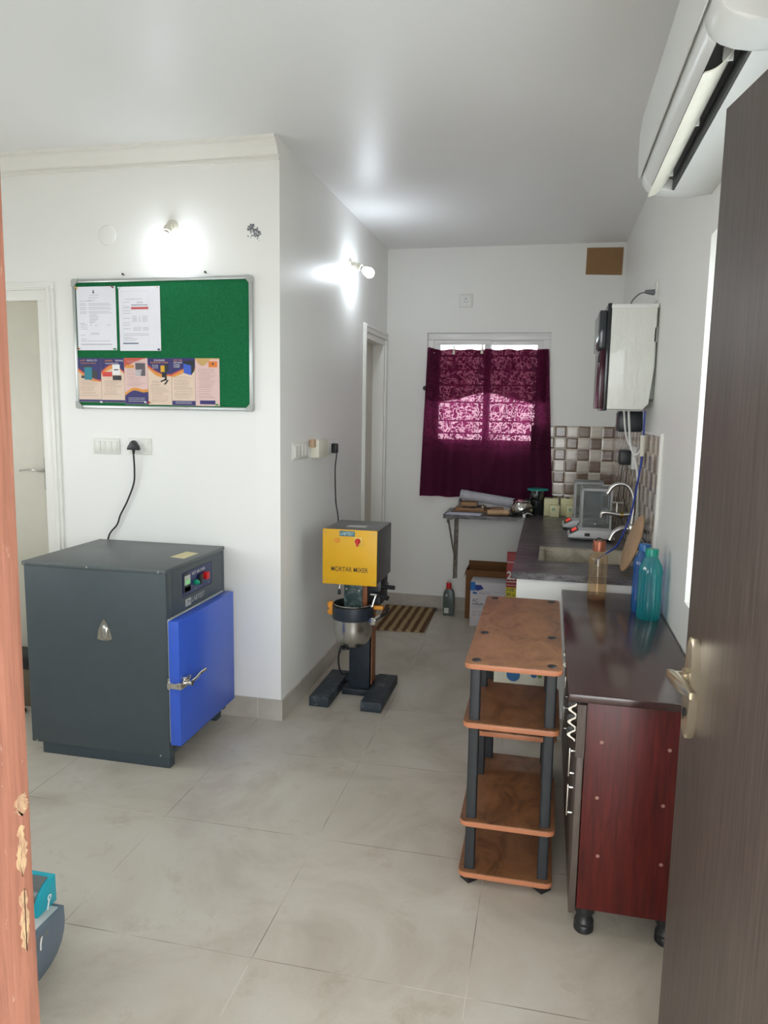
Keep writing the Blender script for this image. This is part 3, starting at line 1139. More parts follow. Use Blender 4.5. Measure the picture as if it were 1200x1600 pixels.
    if i == 5:
        b = MB()
        curve_band(b, x0, x1, lambda s: zt, lambda s: zt - .005 - .03 * math.sin(min(1, s * 1.6) * math.pi) * (s < .63), ya)
        b.build('orange_wave', plain('leaflet_tan', (206, 166, 104), .5), t, smooth=False)
        b = MB()
        quad(b, x0 + wd * .56, x0 + wd * .92, zt - .042, zt - .014, yc)
        b.build('logo_square', plain('leaflet_logo_orange', (228, 126, 44), .5), t, smooth=False)
        b = MB()
        b.prism([(x0 + wd * .74 + .006 * math.cos(a), zt - .026 + .004 * math.sin(a)) for a in [k * .5236 for k in range(12)]], 1, yd, yc)
        b.build('logo_mark', M_inkd, t, smooth=False)
        b = MB()
        quad(b, x0 + wd * .18, x0 + wd * .82, z0 + .008, z0 + .026, yc)
        b.build('foot_print', C_navy, t, smooth=False)
    rows = []
    q = zt - .108 if i in (0, 1, 3) else (zt - .088 if i == 4 else zt - .05)
    if i == 2:
        q = zt - .055
    lo = z0 + (.085 if i == 2 else (.03 if i != 3 else .01))
    while q > lo:
        rt = .45 if (i == 2 and q > zt - .09) else random.uniform(.6, .9)
        if i == 3 and q > zt - .13:
            rt = .48
        rows.append((x0 + wd * random.choice((.1, .16)), x0 + wd * rt, q))
        q -= random.choice((.006, .0065, .009))
    lines(t, rows, C_tx, ya - .0002, .0013)

# push pins
pins = [(-1.516, 2.09, 'orange push pin at the top left of the emblem sheet', (226, 168, 90)), (-1.32, 2.09, 'brown push pin at the top right of the emblem sheet', (130, 84, 66)), (-1.517, 1.804, 'brown push pin at the bottom left of the emblem sheet', (160, 96, 50)), (-1.318, 1.803, 'green push pin at the bottom right of the emblem sheet', (30, 150, 70)),
        (-1.289, 2.086, 'pale push pin at the top left of the red bar sheet', (190, 216, 214)), (-1.088, 2.087, 'white push pin at the top right of the red bar sheet', (236, 226, 214)), (-1.086, 1.8, 'navy push pin at the bottom right of the red bar sheet', (60, 66, 96)), (-1.4, 1.545, 'white push pin between the first and second leaflets', (236, 236, 236)), (-1.162, 1.547, 'white push pin at the foot of the third leaflet', (236, 234, 240)), (-1.146, 1.547, 'red push pin at the foot of the yellow mixer leaflet', (180, 60, 40)), (-.79, 1.543, 'green push pin at the foot of the rightmost leaflet', (60, 150, 50))]
for (x, z, l, c) in pins:
    o = MB().lathe([(.0015, 0), (.0018, .004), (.0045, .006), (.0035, .009), (.003, .014), (.0045, .016), (0, .017)], (x, YP - .001, z), (random.uniform(-.2, .2), -1, random.uniform(-.1, .3)), 12).build('push_pin', plain('pin_%d_%d_%d' % c, c, .3))
    tag(o, l, 'push pin', 'push pins on the notice board')


# ---- wall lamps


def lamp(base, dirv, label, power):
    M_bulb = emit('glowing_bulb', (235, 245, 255), power / 10)
    base, d = Vector(base[0]), Vector(dirv).normalized()
    wn_ = Vector(base_n)
    t = thing('wall_lamp', label, 'lamp', base, 'bare bulb lamps on the walls')
    MB().lathe([(0, .012), (.018, .012), (.026, .009), (.032, .003), (.033, 0)], base, wn_, 28).build('wall_mount', M_offw, t)
    p1 = base + wn_ * .03
    MB().tube([base + wn_ * .008, p1, p1 + d * .03], .013, 14).lathe([(.014, 0), (.019, .004), (.02, .03), (.017, .034)], p1 + d * .015, d, 24).build('bulb_holder', M_offw, t)
    q = p1 + d * .045
    MB().lathe([(.012, 0), (.0135, .012), (.015, .02)], q, d, 20).build('bulb_cap', plain('grey_cap', (150, 150, 150), .3, .8), t)
    MB().lathe([(.015, .018), (.02, .028), (.027, .045), (.03, .06), (.028, .075), (.02, .086), (.008, .092), (0, .093)], q, d, 24).build('bulb', M_bulb, t)
    return t


base_n = (0, -1, 0)
lamp(((-1.015, YF, 2.362),), (.04, -.62, -.78), 'lit bulb lamp glowing above the green notice board', BULB_STRENGTH * .4)
base_n = (1, 0, 0)
lamp(((XC, 2.74, 2.41),), (.85, 0, -.5), 'lit bulb lamp on the partition wall above the mixer', BULB_STRENGTH * 1.3)

# ---- switches on the front wall
M_sw = plain('switch_white', (226, 224, 216), .3, 0, .015)
M_swd = plain('switch_hole', (40, 38, 36), .5)


def plate_y(label, x0, x1, z0, z1, y, mods, name='switch_plate', grp=None, sign=-1):
    """a plate on a wall facing -y"""
    t = thing(name, label, 'switch plate' if name == 'switch_plate' else 'socket', ((x0 + x1) / 2, y, z0), grp)
    MB().box(x0, x1, y - .007, y, z0, z1, .003).build('plate', M_sw, t)
    MB().box(x0 + .008, x1 - .008, y - .0095, y - .004, z0 + .01, z1 - .01, .002).build('insert', M_white, t)
    for (a, b_, kind) in mods:
        if kind == 'rocker':
            MB().box(a, b_, y - .013, y - .008, z0 + .014, z1 - .014, .002).build('rocker', M_sw, t)
        else:
            q = MB()
            c = (a + b_) / 2
            zc = (z0 + z1) / 2
            for dx, dz, r in ((0, .013, .004), (-.01, -.009, .003), (.01, -.009, .003)):
                q.cyl((c + dx, y - .0093, zc + dz), (c + dx, y - .0104, zc + dz), r, seg=12)
            q.build('socket_holes', M_swd, t)
    return t


plate_y('white switch plate, left of the two under the green board', -1.466, -1.322, 1.291, 1.37, YF, [(-1.455, -1.424, 'rocker'), (-1.422, -1.398, 'rocker'), (-1.39, -1.362, 'rocker'), (-1.36, -1.333, 'rocker')])
plate_y('white socket plate holding the black oven plug', -1.271, -1.15, 1.294, 1.374, YF, [(-1.262, -1.21, 'holes'), (-1.19, -1.162, 'rocker')], 'socket_plate')
plate_y('square white socket high on the wall above the curtain', .058, .158, 2.29, 2.387, YB, [(.075, .141, 'holes')], 'socket_plate')


def plate_x(label, y0, y1, z0, z1, x, s, mods, name='switch_plate'):
    t = thing(name, label, 'switch plate' if name == 'switch_plate' else 'socket', (x, (y0 + y1) / 2, z0))
    MB().box(min(x, x + s * .007), max(x, x + s * .007), y0, y1, z0, z1, .003).build('plate', M_sw, t)
    MB().box(min(x, x + s * .0095), max(x, x + s * .0095), y0 + .008, y1 - .008, z0 + .01, z1 - .01, .002).build('insert', M_white, t)
    for (a, b_) in mods:
        MB().box(min(x + s * .008, x + s * .014), max(x + s * .008, x + s * .014), a, b_, z0 + .016, z1 - .016, .002).build('rocker', M_sw, t)
    return t


plate_x('white switch plate on the partition wall, nearest the corner', 1.69, 1.93, 1.275, 1.362, XC, 1, [(1.71, 1.75), (1.755, 1.8), (1.81, 1.85), (1.86, 1.9)])
plate_x('white switch plate on the partition wall with the mixer plug', 2.2, 2.42, 1.275, 1.362, XC, 1, [(2.22, 2.26), (2.265, 2.3)])
# white adaptor box between the plates
ab = thing('adaptor_box', 'white box adaptor between the two partition wall plates', 'adaptor', (XC + .02, 2.06, 1.27))
MB().box(XC, XC + .045, 1.99, 2.16, 1.272, 1.368, .004).build('body', M_offw, ab)
MB().box(XC + .006, XC + .03, 1.95, 1.99, 1.33, 1.372, .003).build('side_clip', plain('tan_plastic', (190, 160, 130), .5), ab)

# ================================================================== OVEN
ov = thing('drying_oven', 'large dark grey laboratory oven with blue door', 'oven', (-1.1, 1.21, 0))
ox0, ox1, oy0, oy1 = -1.43, -.765, .935, 1.495
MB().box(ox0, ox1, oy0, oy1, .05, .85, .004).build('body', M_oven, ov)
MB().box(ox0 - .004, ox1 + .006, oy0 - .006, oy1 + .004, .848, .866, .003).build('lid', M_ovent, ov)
MB().box(ox0 + .05, ox1 + .0, oy0 + .005, oy0 + .05, 0, .05, .003).build('skid', plain('dark_slate_metal', (56, 66, 74), .45), ov)
MB().box(ox0 + .05, ox1 - .02, oy1 - .06, oy1 - .005, 0, .05, .003).build('skid', plain('dark_slate_metal', (56, 66, 74)), ov)
# right face frame: raised border around the front
fb = MB()
fb.box(ox1 - .002, ox1 + .004, oy0, oy0 + .045, .05, .848, .002).box(ox1 - .002, ox1 + .004, oy1 - .03, oy1, .05, .848, .002).box(ox1 - .002, ox1 + .004, oy0 + .045, 1.075, .715, .848).box(ox1 - .002, ox1 + .004, 1.36, oy1 - .03, .715, .848)
fb.box(ox1 - .002, ox1 + .004, 1.075, 1.36, .822, .848).box(ox1 - .002, ox1 + .004, oy0 + .045, oy1 - .03, .64, .715)
fb.build('front_frame', M_oven, ov)
dr = MB().box(ox1 + .012, ox1 + .06, .93, 1.475, .112, .652, .003).build('door', M_blue, ov)
dr['label'] = 'royal blue oven door'
MB().box(ox1 + .002, ox1 + .013, .94, 1.465, .118, .655, .002).build('door_gasket', M_silverst, dr)
# control panel
cpn = MB().box(ox1 + .0, ox1 + .003, 1.078, 1.358, .718, .82).build('control_panel', M_navy, ov)
xx = ox1 + .0035
MB().box(ox1 + .002, xx + .004, 1.084, 1.145, .73, .815, .001).build('display_frame', plain('display_grey', (60, 62, 66), .4), cpn)
MB().box(xx + .003, xx + .0052, 1.09, 1.14, .765, .805).build('display_bezel', M_silverst, cpn)
b = MB()
for k in range(3):
    for (p, q, r_, s_) in ((0, .009, .0, .002), (0, .009, .008, .010), (0, .009, .016, .018), (0, .002, .002, .016), (.007, .009, .002, .016)):
        yy = 1.1 + k * .0125
        b.face([(xx + .0056, yy + p, .767 + r_), (xx + .0056, yy + q, .767 + r_), (xx + .0056, yy + q, .767 + s_), (xx + .0056, yy + p, .767 + s_)])
b.build('display_digits', emit('green_digits', (90, 255, 120), .7), cpn, smooth=False)
MB().box(xx, xx + .004, 1.09, 1.145, .733, .756, .001).build('rating_label', M_silverst, cpn)
MB().cyl((xx, 1.195, .757), (xx + .012, 1.195, .757), .012).sphere((xx + .012, 1.195, .757), .0105).build('indicator_lamp', M_green, cpn)
MB().box(xx, xx + .012, 1.222, 1.252, .74, .785, .004).build('rocker_switch', M_black, cpn)
MB().cyl((xx, 1.29, .768), (xx + .006, 1.29, .768), .018).box(xx + .006, xx + .02, 1.276, 1.304, .75, .786, .006).build('red_switch', M_red, cpn)
text('panel_lettering', 'HOT AIR OVEN', (xx + .0006, 1.165, .795), .125, .014, (0, 1, 0), Uz, C_wh, cpn)
MB().cyl((xx, 1.19, .73), (xx + .002, 1.19, .73), .003, seg=8).cyl((xx, 1.32, .73), (xx + .002, 1.32, .73), .003, seg=8).build('panel_screws', M_chrome, cpn)
npl = MB().box(ox1 + .003, ox1 + .0055, 1.1, 1.15, .668, .7).build('nameplate', M_silverst, ov)
text('nameplate_letters', 'TM', (ox1 + .006, 1.108, .675), .034, .018, (0, 1, 0), Uz, M_inkd, npl)
text('logo_lettering', 'LABTEST', (ox1 + .0045, 1.16, .676), .12, .022, (0, 1, 0), Uz, M_silverst, ov)
# latch
lt = MB()
lt.box(ox1 + .004, ox1 + .016, .93, .962, .355, .405, .002)
lt.box(ox1 + .01, ox1 + .062, .912, .93, .368, .392, .003)
lt.box(ox1 + .055, ox1 + .075, .915, .99, .366, .396, .003)
lt.build('latch', M_chrome, ov)
MB().cyl((ox1 + .06, .965, .382), (ox1 + .1, .965, .382), .012).box(ox1 + .058, ox1 + .085, .945, .985, .395, .412, .004).tube([(ox1 + .09, .96, .385), (ox1 + .095, 1.0, .388), (ox1 + .092, 1.05, .394), (ox1 + .1, 1.09, .4)], .007).build('latch_lever', M_chrome, ov)
# sticker on top, faint mark, screws, side bracket
MB().face([(-.876, 1.185, .8664), (-.8, 1.168, .8664), (-.795, 1.3, .8664), (-.866, 1.322, .8664)]).build('warning_sticker', plain('yellowed_label', (210, 196, 146), .5), ov, smooth=False)
b = MB()
for (x, z) in ((-1.42, .857), (-1.12, .857), (-.79, .857), (-1.4, .06), (-.8, .06)):
    b.cyl((x, oy0 - .004, z), (x, oy0 - .008, z), .004, seg=8)
b.build('screw', M_alu, ov)
b = MB()
b.prism([(-1.085, .548), (-1.078, .59), (-1.062, .622), (-1.05, .64), (-1.038, .622), (-1.024, .59), (-1.013, .553), (-1.03, .546), (-1.06, .543)], 1, oy0 - .003, oy0 + .001)
b.sphere((-1.047, oy0 - .002, .58), .022, 16, 10, (.75, .5, 1.5))
b.build('vent_port', M_steel, ov)['label'] = 'shiny silver vent port on the side'
pc = MB().tube([(-1.232, YF - .03, 1.325), (-1.232, YF - .03, 1.29), (-1.236, YF - .02, 1.22), (-1.245, YF - .016, 1.15), (-1.285, YF - .014, 1.06), (-1.325, YF - .014, .99), (-1.345, YF - .015, .94), (-1.39, YF - .016, .885), (-1.4, YF - .018, .8), (-1.39, YF - .02, .5)], .0042, 8).build('power_cord', M_black, ov)
MB().prism([(-1.262, 1.318), (-1.203, 1.318), (-1.208, 1.335), (-1.224, 1.358), (-1.232, 1.364), (-1.241, 1.358), (-1.257, 1.335)], 1, YF - .045, YF - .011, .004).cyl((-1.232, YF - .03, 1.32), (-1.232, YF - .03, 1.298), .008, .005).build('plug', M_black, pc)

# ---- low dark box behind the oven, by the cream door
lb = thing('storage_box', 'low brown box with black lid behind the oven', 'box', (-1.87, 1.42, 0))
MB().box(-2.02, -1.72, 1.36, 1.5, 0, .2, .003).build('body', plain('dull_brown_board', (110, 98, 80), .6), lb)
MB().box(-2.03, -1.71, 1.35, 1.505, .2, .262, .004).build('lid', M_black, lb)
b = MB()
for k in range(3):
    y = 1.2 + k * .035
    b.tube([(-1.96, y, .012), (-1.86, y - .02, .014), (-1.77, y + .0, .012), (-1.75, y + .02, .012), (-1.8, y + .04, .012), (-1.95, y + .03, .012)], .008, 8)
o = b.build('coiled_cable', M_black)
tag(o, 'black coiled cable on the floor beside the oven', 'cable')

# ================================================================== MORTAR MIXER
mx = thing('mortar_mixer', 'mortar mixer with yellow front, steel bowl and dark base', 'mortar mixer', (-.2, 1.95, 0))
hx0, hx1, hy0, hy1 = -.334, -.054, 1.725, 2.06
MB().box(hx0, hx1, hy0 + .006, hy1, .665, .937, .004).build('housing', M_mixgrey, mx)
fp = MB().box(hx0, hx1, hy0, hy0 + .007, .66, .94, .002).build('front_panel', M_yellow, mx)
fp['label'] = 'yellow front panel'
yy = hy0
MB().box(-.246, -.168, yy - .002, yy, .907, .933).build('logo_badge', plain('teal_badge', (50, 110, 122), .4), fp)
text('logo_lettering', 'LABTEST', (-.242, yy - .0024, .912), .07, .016, Rx, Uz, plain('pale_letters', (214, 226, 228), .4), fp)
text('lettering', 'MORTAR MIXER', (-.288, yy - .0006, .727), .19, .024, Rx, Uz, plain('dark_letters', (74, 62, 34), .5), fp, bold=.006)
MB().cyl((-.258, yy, .884), (-.258, yy - .004, .884), .014).build('indicator_cover', M_orange, fp)
kp = MB().box(-.172, -.13, yy - .003, yy, .862, .905, .001).build('switch_plate', plain('pale_yellow_plate', (226, 196, 90), .4), fp)
MB().cyl((-.151, yy - .002, .885), (-.151, yy - .012, .885), .014).prism([(-.157, .892), (-.145, .892), (-.146, .866), (-.151, .859), (-.156, .866)], 1, yy - .02, yy - .01, .002).build('rotary_knob', M_red, kp)
for (x, z) in ((-.32, .925), (-.068, .925), (-.32, .685), (-.068, .68)):
    MB().cyl((x, yy, z), (x, yy - .002, z), .003, seg=8).build('screw', M_alu, fp)
MB().box(-.24, -.14, hy0 + .1, hy0 + .16, .9375, .9385).build('top_label', M_silverst, mx)
# gear head and column
MB().box(-.255, -.155, 1.845, 1.97, .5, .67, .006).build('gear_head', M_gear, mx)
MB().cyl((-.24, 1.843, .61), (-.24, 1.838, .61), .005, seg=10).cyl((-.172, 1.843, .605), (-.172, 1.838, .605), .005, seg=10).build('bolt', M_alu, mx)
MB().box(-.158, -.132, 1.85, 1.97, .5, .68, .003).build('guide_strip', plain('rusty_strip', (140, 84, 52), .5), mx)
MB().box(-.13, -.06, 1.86, 2.02, .53, .68, .006).build('side_bracket', M_black, mx)
MB().box(-.253, -.139, 1.955, 2.05, .03, .67, .004).build('column', M_mixnavy, mx)
MB().box(-.132, -.126, 1.96, 2.04, .06, .5).build('column_rail', plain('rusty_rail', (132, 82, 52), .5), mx)
MB().box(-.285, -.12, 1.93, 2.08, 0, .035, .004).build('column_flange', M_mixnavy, mx)
for (a, b_) in ((-.405, -.3), (-.13, -.022)):
    q = MB().prism([(a, 1.73), (b_, 1.73), (b_ + .0, 2.15), (a + .0, 2.15)], 2, 0, .055, .006)
    q.build('base_foot', M_mixfoot, mx)
MB().box(-.3, -.13, 2.05, 2.15, 0, .045, .004).build('cross_bar', M_mixnavy, mx)
# bowl
bc = (-.2, 1.83)
prof = [(.0, .302), (.03, .304), (.06, .318), (.085, .345), (.098, .38), (.1, .42), (.1, .535), (.103, .54), (.1, .543), (.097, .538), (.096, .42), (.09, .38), (.07, .34), (.03, .318), (0, .316)]
MB().lathe(prof, (bc[0], bc[1], 0), seg=48).build('bowl', M_steel, mx)
MB().lathe([(.1005, .465), (.107, .465), (.108, .47), (.108, .525), (.107, .53), (.1005, .53), (.1005, .465)], (bc[0], bc[1], 0), seg=48).build('bowl_ring', M_mixnavy, mx)
MB().cyl((bc[0] - .03, bc[1] - .03, .3), (bc[0] - .03, bc[1] - .03, .312), .02).build('bowl_foot', M_black, mx)
MB().cyl((-.2, 1.86, .36), (-.2, 1.86, .55), .006).tube([(-.2, 1.86, .5), (-.24, 1.86, .44), (-.2, 1.86, .36), (-.16, 1.86, .44), (-.2, 1.86, .5)], .006, 8).build('beater', M_steel, mx)
lg = MB().cyl((-.315, 1.8, .488), (-.315, 1.8, .505), .014).cyl((-.315, 1.8, .52), (-.315, 1.8, .545), .014).box(-.318, -.3, 1.79, 1.81, .48, .55, .002)
lg.build('bowl_clip', M_orange, mx)
MB().box(-.1, -.045, 1.84, 1.87, .51, .53, .003).build('bowl_lug', M_orange, mx)
MB().cyl((-.262, 1.8, .66), (-.264, 1.79, .615), .0035).build('speed_lever', M_steel, mx)
MB().lathe([(0, -.022), (.008, -.02), (.0095, -.01), (.006, .008), (0, .01)], (-.264, 1.79, .612), seg=16).build('lever_knob', M_black, mx)
MB().tube([(-.08, 1.84, .595), (-.09, 1.83, .56), (-.1, 1.82, .52)], .006).cyl((-.075, 1.84, .59), (-.11, 1.84, .59), .01).build('crank_arm', M_steel, mx)
MB().cyl((-.07, 1.84, .592), (-.015, 1.82, .58), .011, .013).build('crank_grip', M_black, mx)
MB().cyl((-.1, 1.9, .625), (.01, 1.86, .628), .008).cyl((-.06, 1.87, .627), (.01, 1.86, .628), .011).build('lift_handle', M_black, mx)
MB().cyl((-.075, 1.74, .475), (-.06, 1.8, .48), .019).lathe([(.019, 0), (.021, -.003), (.018, -.006), (0, -.007)], (-.075, 1.74, .475), (.2, .95, .05), 20).build('clamp_knob', M_chrome, mx)
MB().tube([(-.06, 1.8, .48), (-.03, 1.84, .495), (-.02, 1.86, .52)], .008).build('clamp_rod', M_black, mx)
pc = MB().tube([(XC + .03, 2.36, 1.315), (XC + .035, 2.36, 1.27), (XC + .03, 2.35, 1.2), (XC + .04, 2.32, 1.1), (XC + .05, 2.3, 1.0), (XC + .09, 2.2, .95), (-.36, 2.1, .92), (-.335, 2.03, .9)], .004, 8).tube([(-.26, 2.0, .25), (-.29, 1.95, .27), (-.305, 1.93, .2), (-.29, 1.93, .12), (-.255, 1.96, .11)], .005, 8).build('power_cord', M_black, mx)
MB().box(XC + .008, XC + .04, 2.335, 2.385, 1.28, 1.335, .006).build('plug', M_black, pc)

# ================================================================== FLOOR ITEMS AT THE BACK
mt = NT('striped_coir_mat')
uv = mt.uv()
sx = mt.n('ShaderNodeSeparateXYZ')
mt.l(uv, sx.inputs[0])
wob = mt.noise(uv, 12, 2)
u = mt.math('ADD', mt.math('MULTIPLY', sx.outputs[0], 1 / .062), mt.math('MULTIPLY', wob, .25))
st = mt.math('LESS_THAN', mt.math('FRACT', mt.math('ADD', u, 50)), .5)
nn = mt.noise(uv, 140, 2)
dk = mt.ramp(nn, [(.4, lin((74, 52, 38))), (.6, lin((128, 98, 72)))])
ltc = mt.ramp(nn, [(.4, lin((160, 136, 100))), (.6, lin((184, 160, 122)))])
mt.set(mt.mix(st, ltc, dk), .9, 0, .1)
mt.bump(nn, .6, .004)
o = MB().prism([(-.395, 3.12), (-.034, 3.145), (-.045, 3.78), (-.445, 3.78)], 2, 0, .012, .004).build('door_mat', mt.m, smooth=False)
tag(o, 'brown and tan striped mat on the floor by the inner door', 'mat')

ob = thing('oil_bottle', 'grey oil bottle with red cap on the floor by the wall', 'bottle', (.066, 3.65, 0))
M_gry = plain('grey_green_plastic', (84, 94, 90), .35)
MB().prism([(.026, 0), (.106, 0), (.108, .01), (.108, .16), (.1, .19), (.082, .208), (.05, .208), (.034, .19), (.026, .165)], 1, 3.625, 3.675, .008).build('body', M_gry, ob)
MB().cyl((.064, 3.65, .206), (.064, 3.65, .25), .02, .018).build('cap', M_red, ob)
b = MB()
b.box(.036, .07, 3.6235, 3.6255, .02, .06).prism([(.04, .15), (.055, .175), (.06, .15)], 1, 3.6235, 3.6255)
b.build('label', M_silverst, ob)
o = MB().box(-.065, -.035, 3.72, 3.76, 0, .02, .004).build('bottle_cap', M_black)
tag(o, 'small black cap lying at the mat corner', 'cap')

bx = thing('cardboard_box', 'open brown cardboard box standing behind the white carton', 'box', (.38, 3.7, 0))
b = MB()
t_ = .005
b.box(.195, .56, 3.6, 3.6 + t_, 0, .37).box(.195, .56, 3.8 - t_, 3.8, 0, .37).box(.195, .195 + t_, 3.605, 3.795, 0, .37).box(.56 - t_, .56, 3.605, 3.795, 0, .37).box(.2, .555, 3.605, 3.795, 0, .006)
b.build('body', M_cardd, bx, smooth=False)
MB().face([(.195, 3.6, .37), (.195, 3.8, .37), (.18, 3.79, .31), (.18, 3.62, .31)]).face([(.195, 3.8, .37), (.56, 3.8, .37), (.56, 3.812, .4), (.195, 3.812, .4)]).build('flap', M_cardd, bx, smooth=False)

wc = thing('stabilizer_carton', 'white carton printed AC STABILIZER with blue corner', 'carton', (.4, 3.49, 0))
M_cart = plain('white_carton', (206, 202, 206), .6, 0, .03)
MB().box(.25, .545, 3.41, 3.59, 0, .325, .002).build('body', M_cart, wc)
yy = 3.4085
b = MB()
b.box(.25, .285, yy, 3.41, .262, .325)
b.build('blue_corner', plain('carton_blue', (20, 110, 190), .5), wc)
MB().prism([(.285, .27), (.3, .262), (.33, .272), (.345, .28), (.325, .305), (.285, .305)], 1, yy, 3.41).build('blue_picture', plain('carton_deep_blue', (24, 52, 140), .5), wc)
MB().box(.268, .298, yy, 3.41, .238, .252).build('brand_mark', plain('carton_mid_blue', (40, 96, 170), .5), wc)
text('brand_lettering', 'VOLTT', (.31, yy, .24), .08, .01, Rx, Uz, M_inkd, wc)
text('lettering', 'AC', (.266, yy, .178), .042, .026, Rx, Uz, M_inkd, wc)
text('lettering', 'STABILIZER', (.266, yy, .158), .08, .013, Rx, Uz, M_inkd, wc, bold=.02)
text('lettering', 'for air conditioners', (.266, yy, .143), .08, .008, Rx, Uz, M_ink, wc)
text('lettering', 'Digital Display', (.27, yy, .1), .08, .012, Rx, Uz, M_ink, wc)
text('lettering', 'A C - V 1', (.27, yy, .078), .07, .01, Rx, Uz, M_inkd, wc)
b = MB()
b.box(.25, .545, yy + .0008, 3.4098, .258, .2595)
b.build('edge_line', M_ink, wc)

rb = thing('red_carton', 'tall red carton with 250 lettering beside the counter wall', 'carton', (.6, 3.02, 0))
M_redc = plain('red_carton_print', (150, 28, 30), .45)
MB().box(.52, .68, 3.0, 3.06, 0, .625, .002).build('body', M_redc, rb)
MB().box(.52, .62, 2.9985, 3.0005, .33, .40).build('yellow_patch', plain('yellow_print', (206, 190, 30), .5), rb)
text('price_lettering', 'NET', (.53, 2.998, .375), .07, .02, Rx, Uz, M_inkd, rb)
text('price_lettering', 'Rs', (.53, 2.998, .34), .05, .022, Rx, Uz, M_inkd, rb)
text('number_lettering', '250', (.524, 2.998, .452), .09, .055, Rx, Uz, M_silverst, rb, bold=.03)
b = MB()
b.box(.522, .6, 2.9985, 3.0005, .565, .569).box(.522, .63, 2.9985, 3.0005, .435, .44).box(.522, .6, 2.9985, 3.0005, .413, .416).box(.58, .584, 2.9985, 3.0005, .5, .62)
b.build('white_lines', M_silverst, rb)

# ================================================================== COUNTER
struct(MB().box(.632, XR, 1.66, 1.74, 0, .768).build('wall_counter', M_wall, smooth=False), 'white supporting wall under the near end of the counter', 'wall')
struct(MB().box(.632, XR, 1.65, 1.66, 0, .1).build('baseboard_counter', M_base, smooth=False), 'beige tile skirting on the counter support wall', 'baseboard')
# near slab with the sink opening
sX0, sX1, sY0, sY1 = .725, 1.19, 1.93, 2.34
b = MB()
z0, z1 = .768, .8
b.box(.61, sX0, 1.63, 3.81, z0, z1).box(sX1, 1.21, 1.63, 3.81, z0, z1).box(sX0, sX1, 1.63, sY0, z0, z1).box(sX0, sX1, sY1, 3.81, z0, z1)
b.box(.036, .61, 3.43, 3.81, z0 + .004, z1)
ct = b.build('granite_worktop', M_granite, smooth=False)
tag(ct, 'dark granite L-shaped kitchen worktop with sink cut-out', 'worktop')
sk = thing('sink', 'steel sink bowl set into the granite worktop', 'sink', ((sX0 + sX1) / 2, (sY0 + sY1) / 2, .62))
M_sink = dirty('stained_sink_steel', (176, 168, 150), (140, 130, 112), .45, .65, 9)
b = MB()
r1 = [(sX0 + .002, sY0 + .002, .801), (sX1 - .002, sY0 + .002, .801), (sX1 - .002, sY1 - .002, .801), (sX0 + .002, sY1 - .002, .801)]
r2 = [(sX0 + .03, sY0 + .03, .8), (sX1 - .03, sY0 + .03, .8), (sX1 - .03, sY1 - .03, .8), (sX0 + .03, sY1 - .03, .8)]
r3 = [(sX0 + .04, sY0 + .04, .65), (sX1 - .04, sY0 + .04, .65), (sX1 - .04, sY1 - .04, .65), (sX0 + .04, sY1 - .04, .65)]
R = [[b.bm.verts.new(p) for p in r] for r in (r1, r2, r3)]
for k in range(2):
    for i in range(4):
        j = (i + 1) % 4
        b.bm.faces.new([R[k][i], R[k][j], R[k + 1][j], R[k + 1][i]])
b.bm.faces.new(R[2])
es = [e for e in b.bm.edges if (e.verts[0] in R[1] or e.verts[0] in R[2]) and (e.verts[1] in R[1] or e.verts[1] in R[2])]
bmesh.ops.bevel(b.bm, geom=es, offset=.018, segments=4, affect='EDGES', profile=.5)
so = b.build('basin', M_sink, sk)
MB().cyl((.93, 2.12, .651), (.93, 2.12, .654), .035).build('drain', M_steel, sk)
# wing bracket
br = thing('shelf_bracket', 'dirty grey angle iron bracket under the worktop wing', 'bracket', (.09, 3.8, .25))
M_iron = dirty('dirty_grey_iron', (150, 144, 134), (110, 98, 84), .4, .6, 30)
b = MB()
b.box(.075, .105, YB - .006, YB, .25, .77).box(.075, .08, YB - .035, YB, .25, .77).box(.06, .1, 3.46, YB, .758, .7715).box(.06, .065, 3.46, YB, .735, .7715)
b.tube([(.066, 3.5, .752), (.075, 3.74, .5)], .007, 6, cap=True).tube([(.075, 3.74, .5), (.09, 3.805, .4)], .007, 6)
b.build('bracket_bars', M_iron, br, smooth=False)

# ---- things on the wing
o = MB().box(.075, .34, 3.57, 3.8, .8, .806).build('notebook', plain('dark_grey_cover', (70, 66, 66), .5))
o2 = o
tag(o, 'dark grey board lying flat under the wood sheets', 'board')
o = MB().box(.09, .35, 3.56, 3.8, .8065, .818, .002).build('plywood_sheet', plain('brown_ply', (132, 98, 70), .7, 0, .15))
tag(o, 'brown wood sheet, lower of the stack on the worktop wing', 'wood sheet')
o = MB().box(.105, .31, 3.58, 3.8, .8185, .83, .002).build('plywood_sheet', plain('tan_ply', (160, 124, 90), .7, 0, .15))
tag(o, 'tan wood sheet, topmost of the stack on the worktop wing', 'wood sheet')
o = MB().box(.13, .25, 3.68, 3.75, .8305, .865, .002).build('wood_block', plain('light_wood_offcut', (172, 134, 98), .7, 0, .15))
tag(o, 'light wood offcut on top of the tan sheet', 'wood block')
o = MB().box(.36, .45, 3.58, 3.66, .8005, .84, .003).build('wood_block', plain('reddish_wood_offcut', (150, 112, 88), .7, 0, .2))
tag(o, 'reddish wood offcut on the worktop right of the wood sheets', 'wood block')
pm = NT('white_note_paper')
pm.set(lin((214, 216, 232)), .6)
b = MB()
b.prism([(.05, 3.44), (.3, 3.44), (.305, 3.545), (.07, 3.55)], 2, .8062, .8085).prism([(.055, 3.437), (.29, 3.45), (.292, 3.54), (.065, 3.54)], 2, .8088, .811)
o = b.build('paper_stack', pm.m, smooth=False)
o.location.z -= .006
tag(o, 'stack of white papers at the front left of the worktop wing', 'papers')
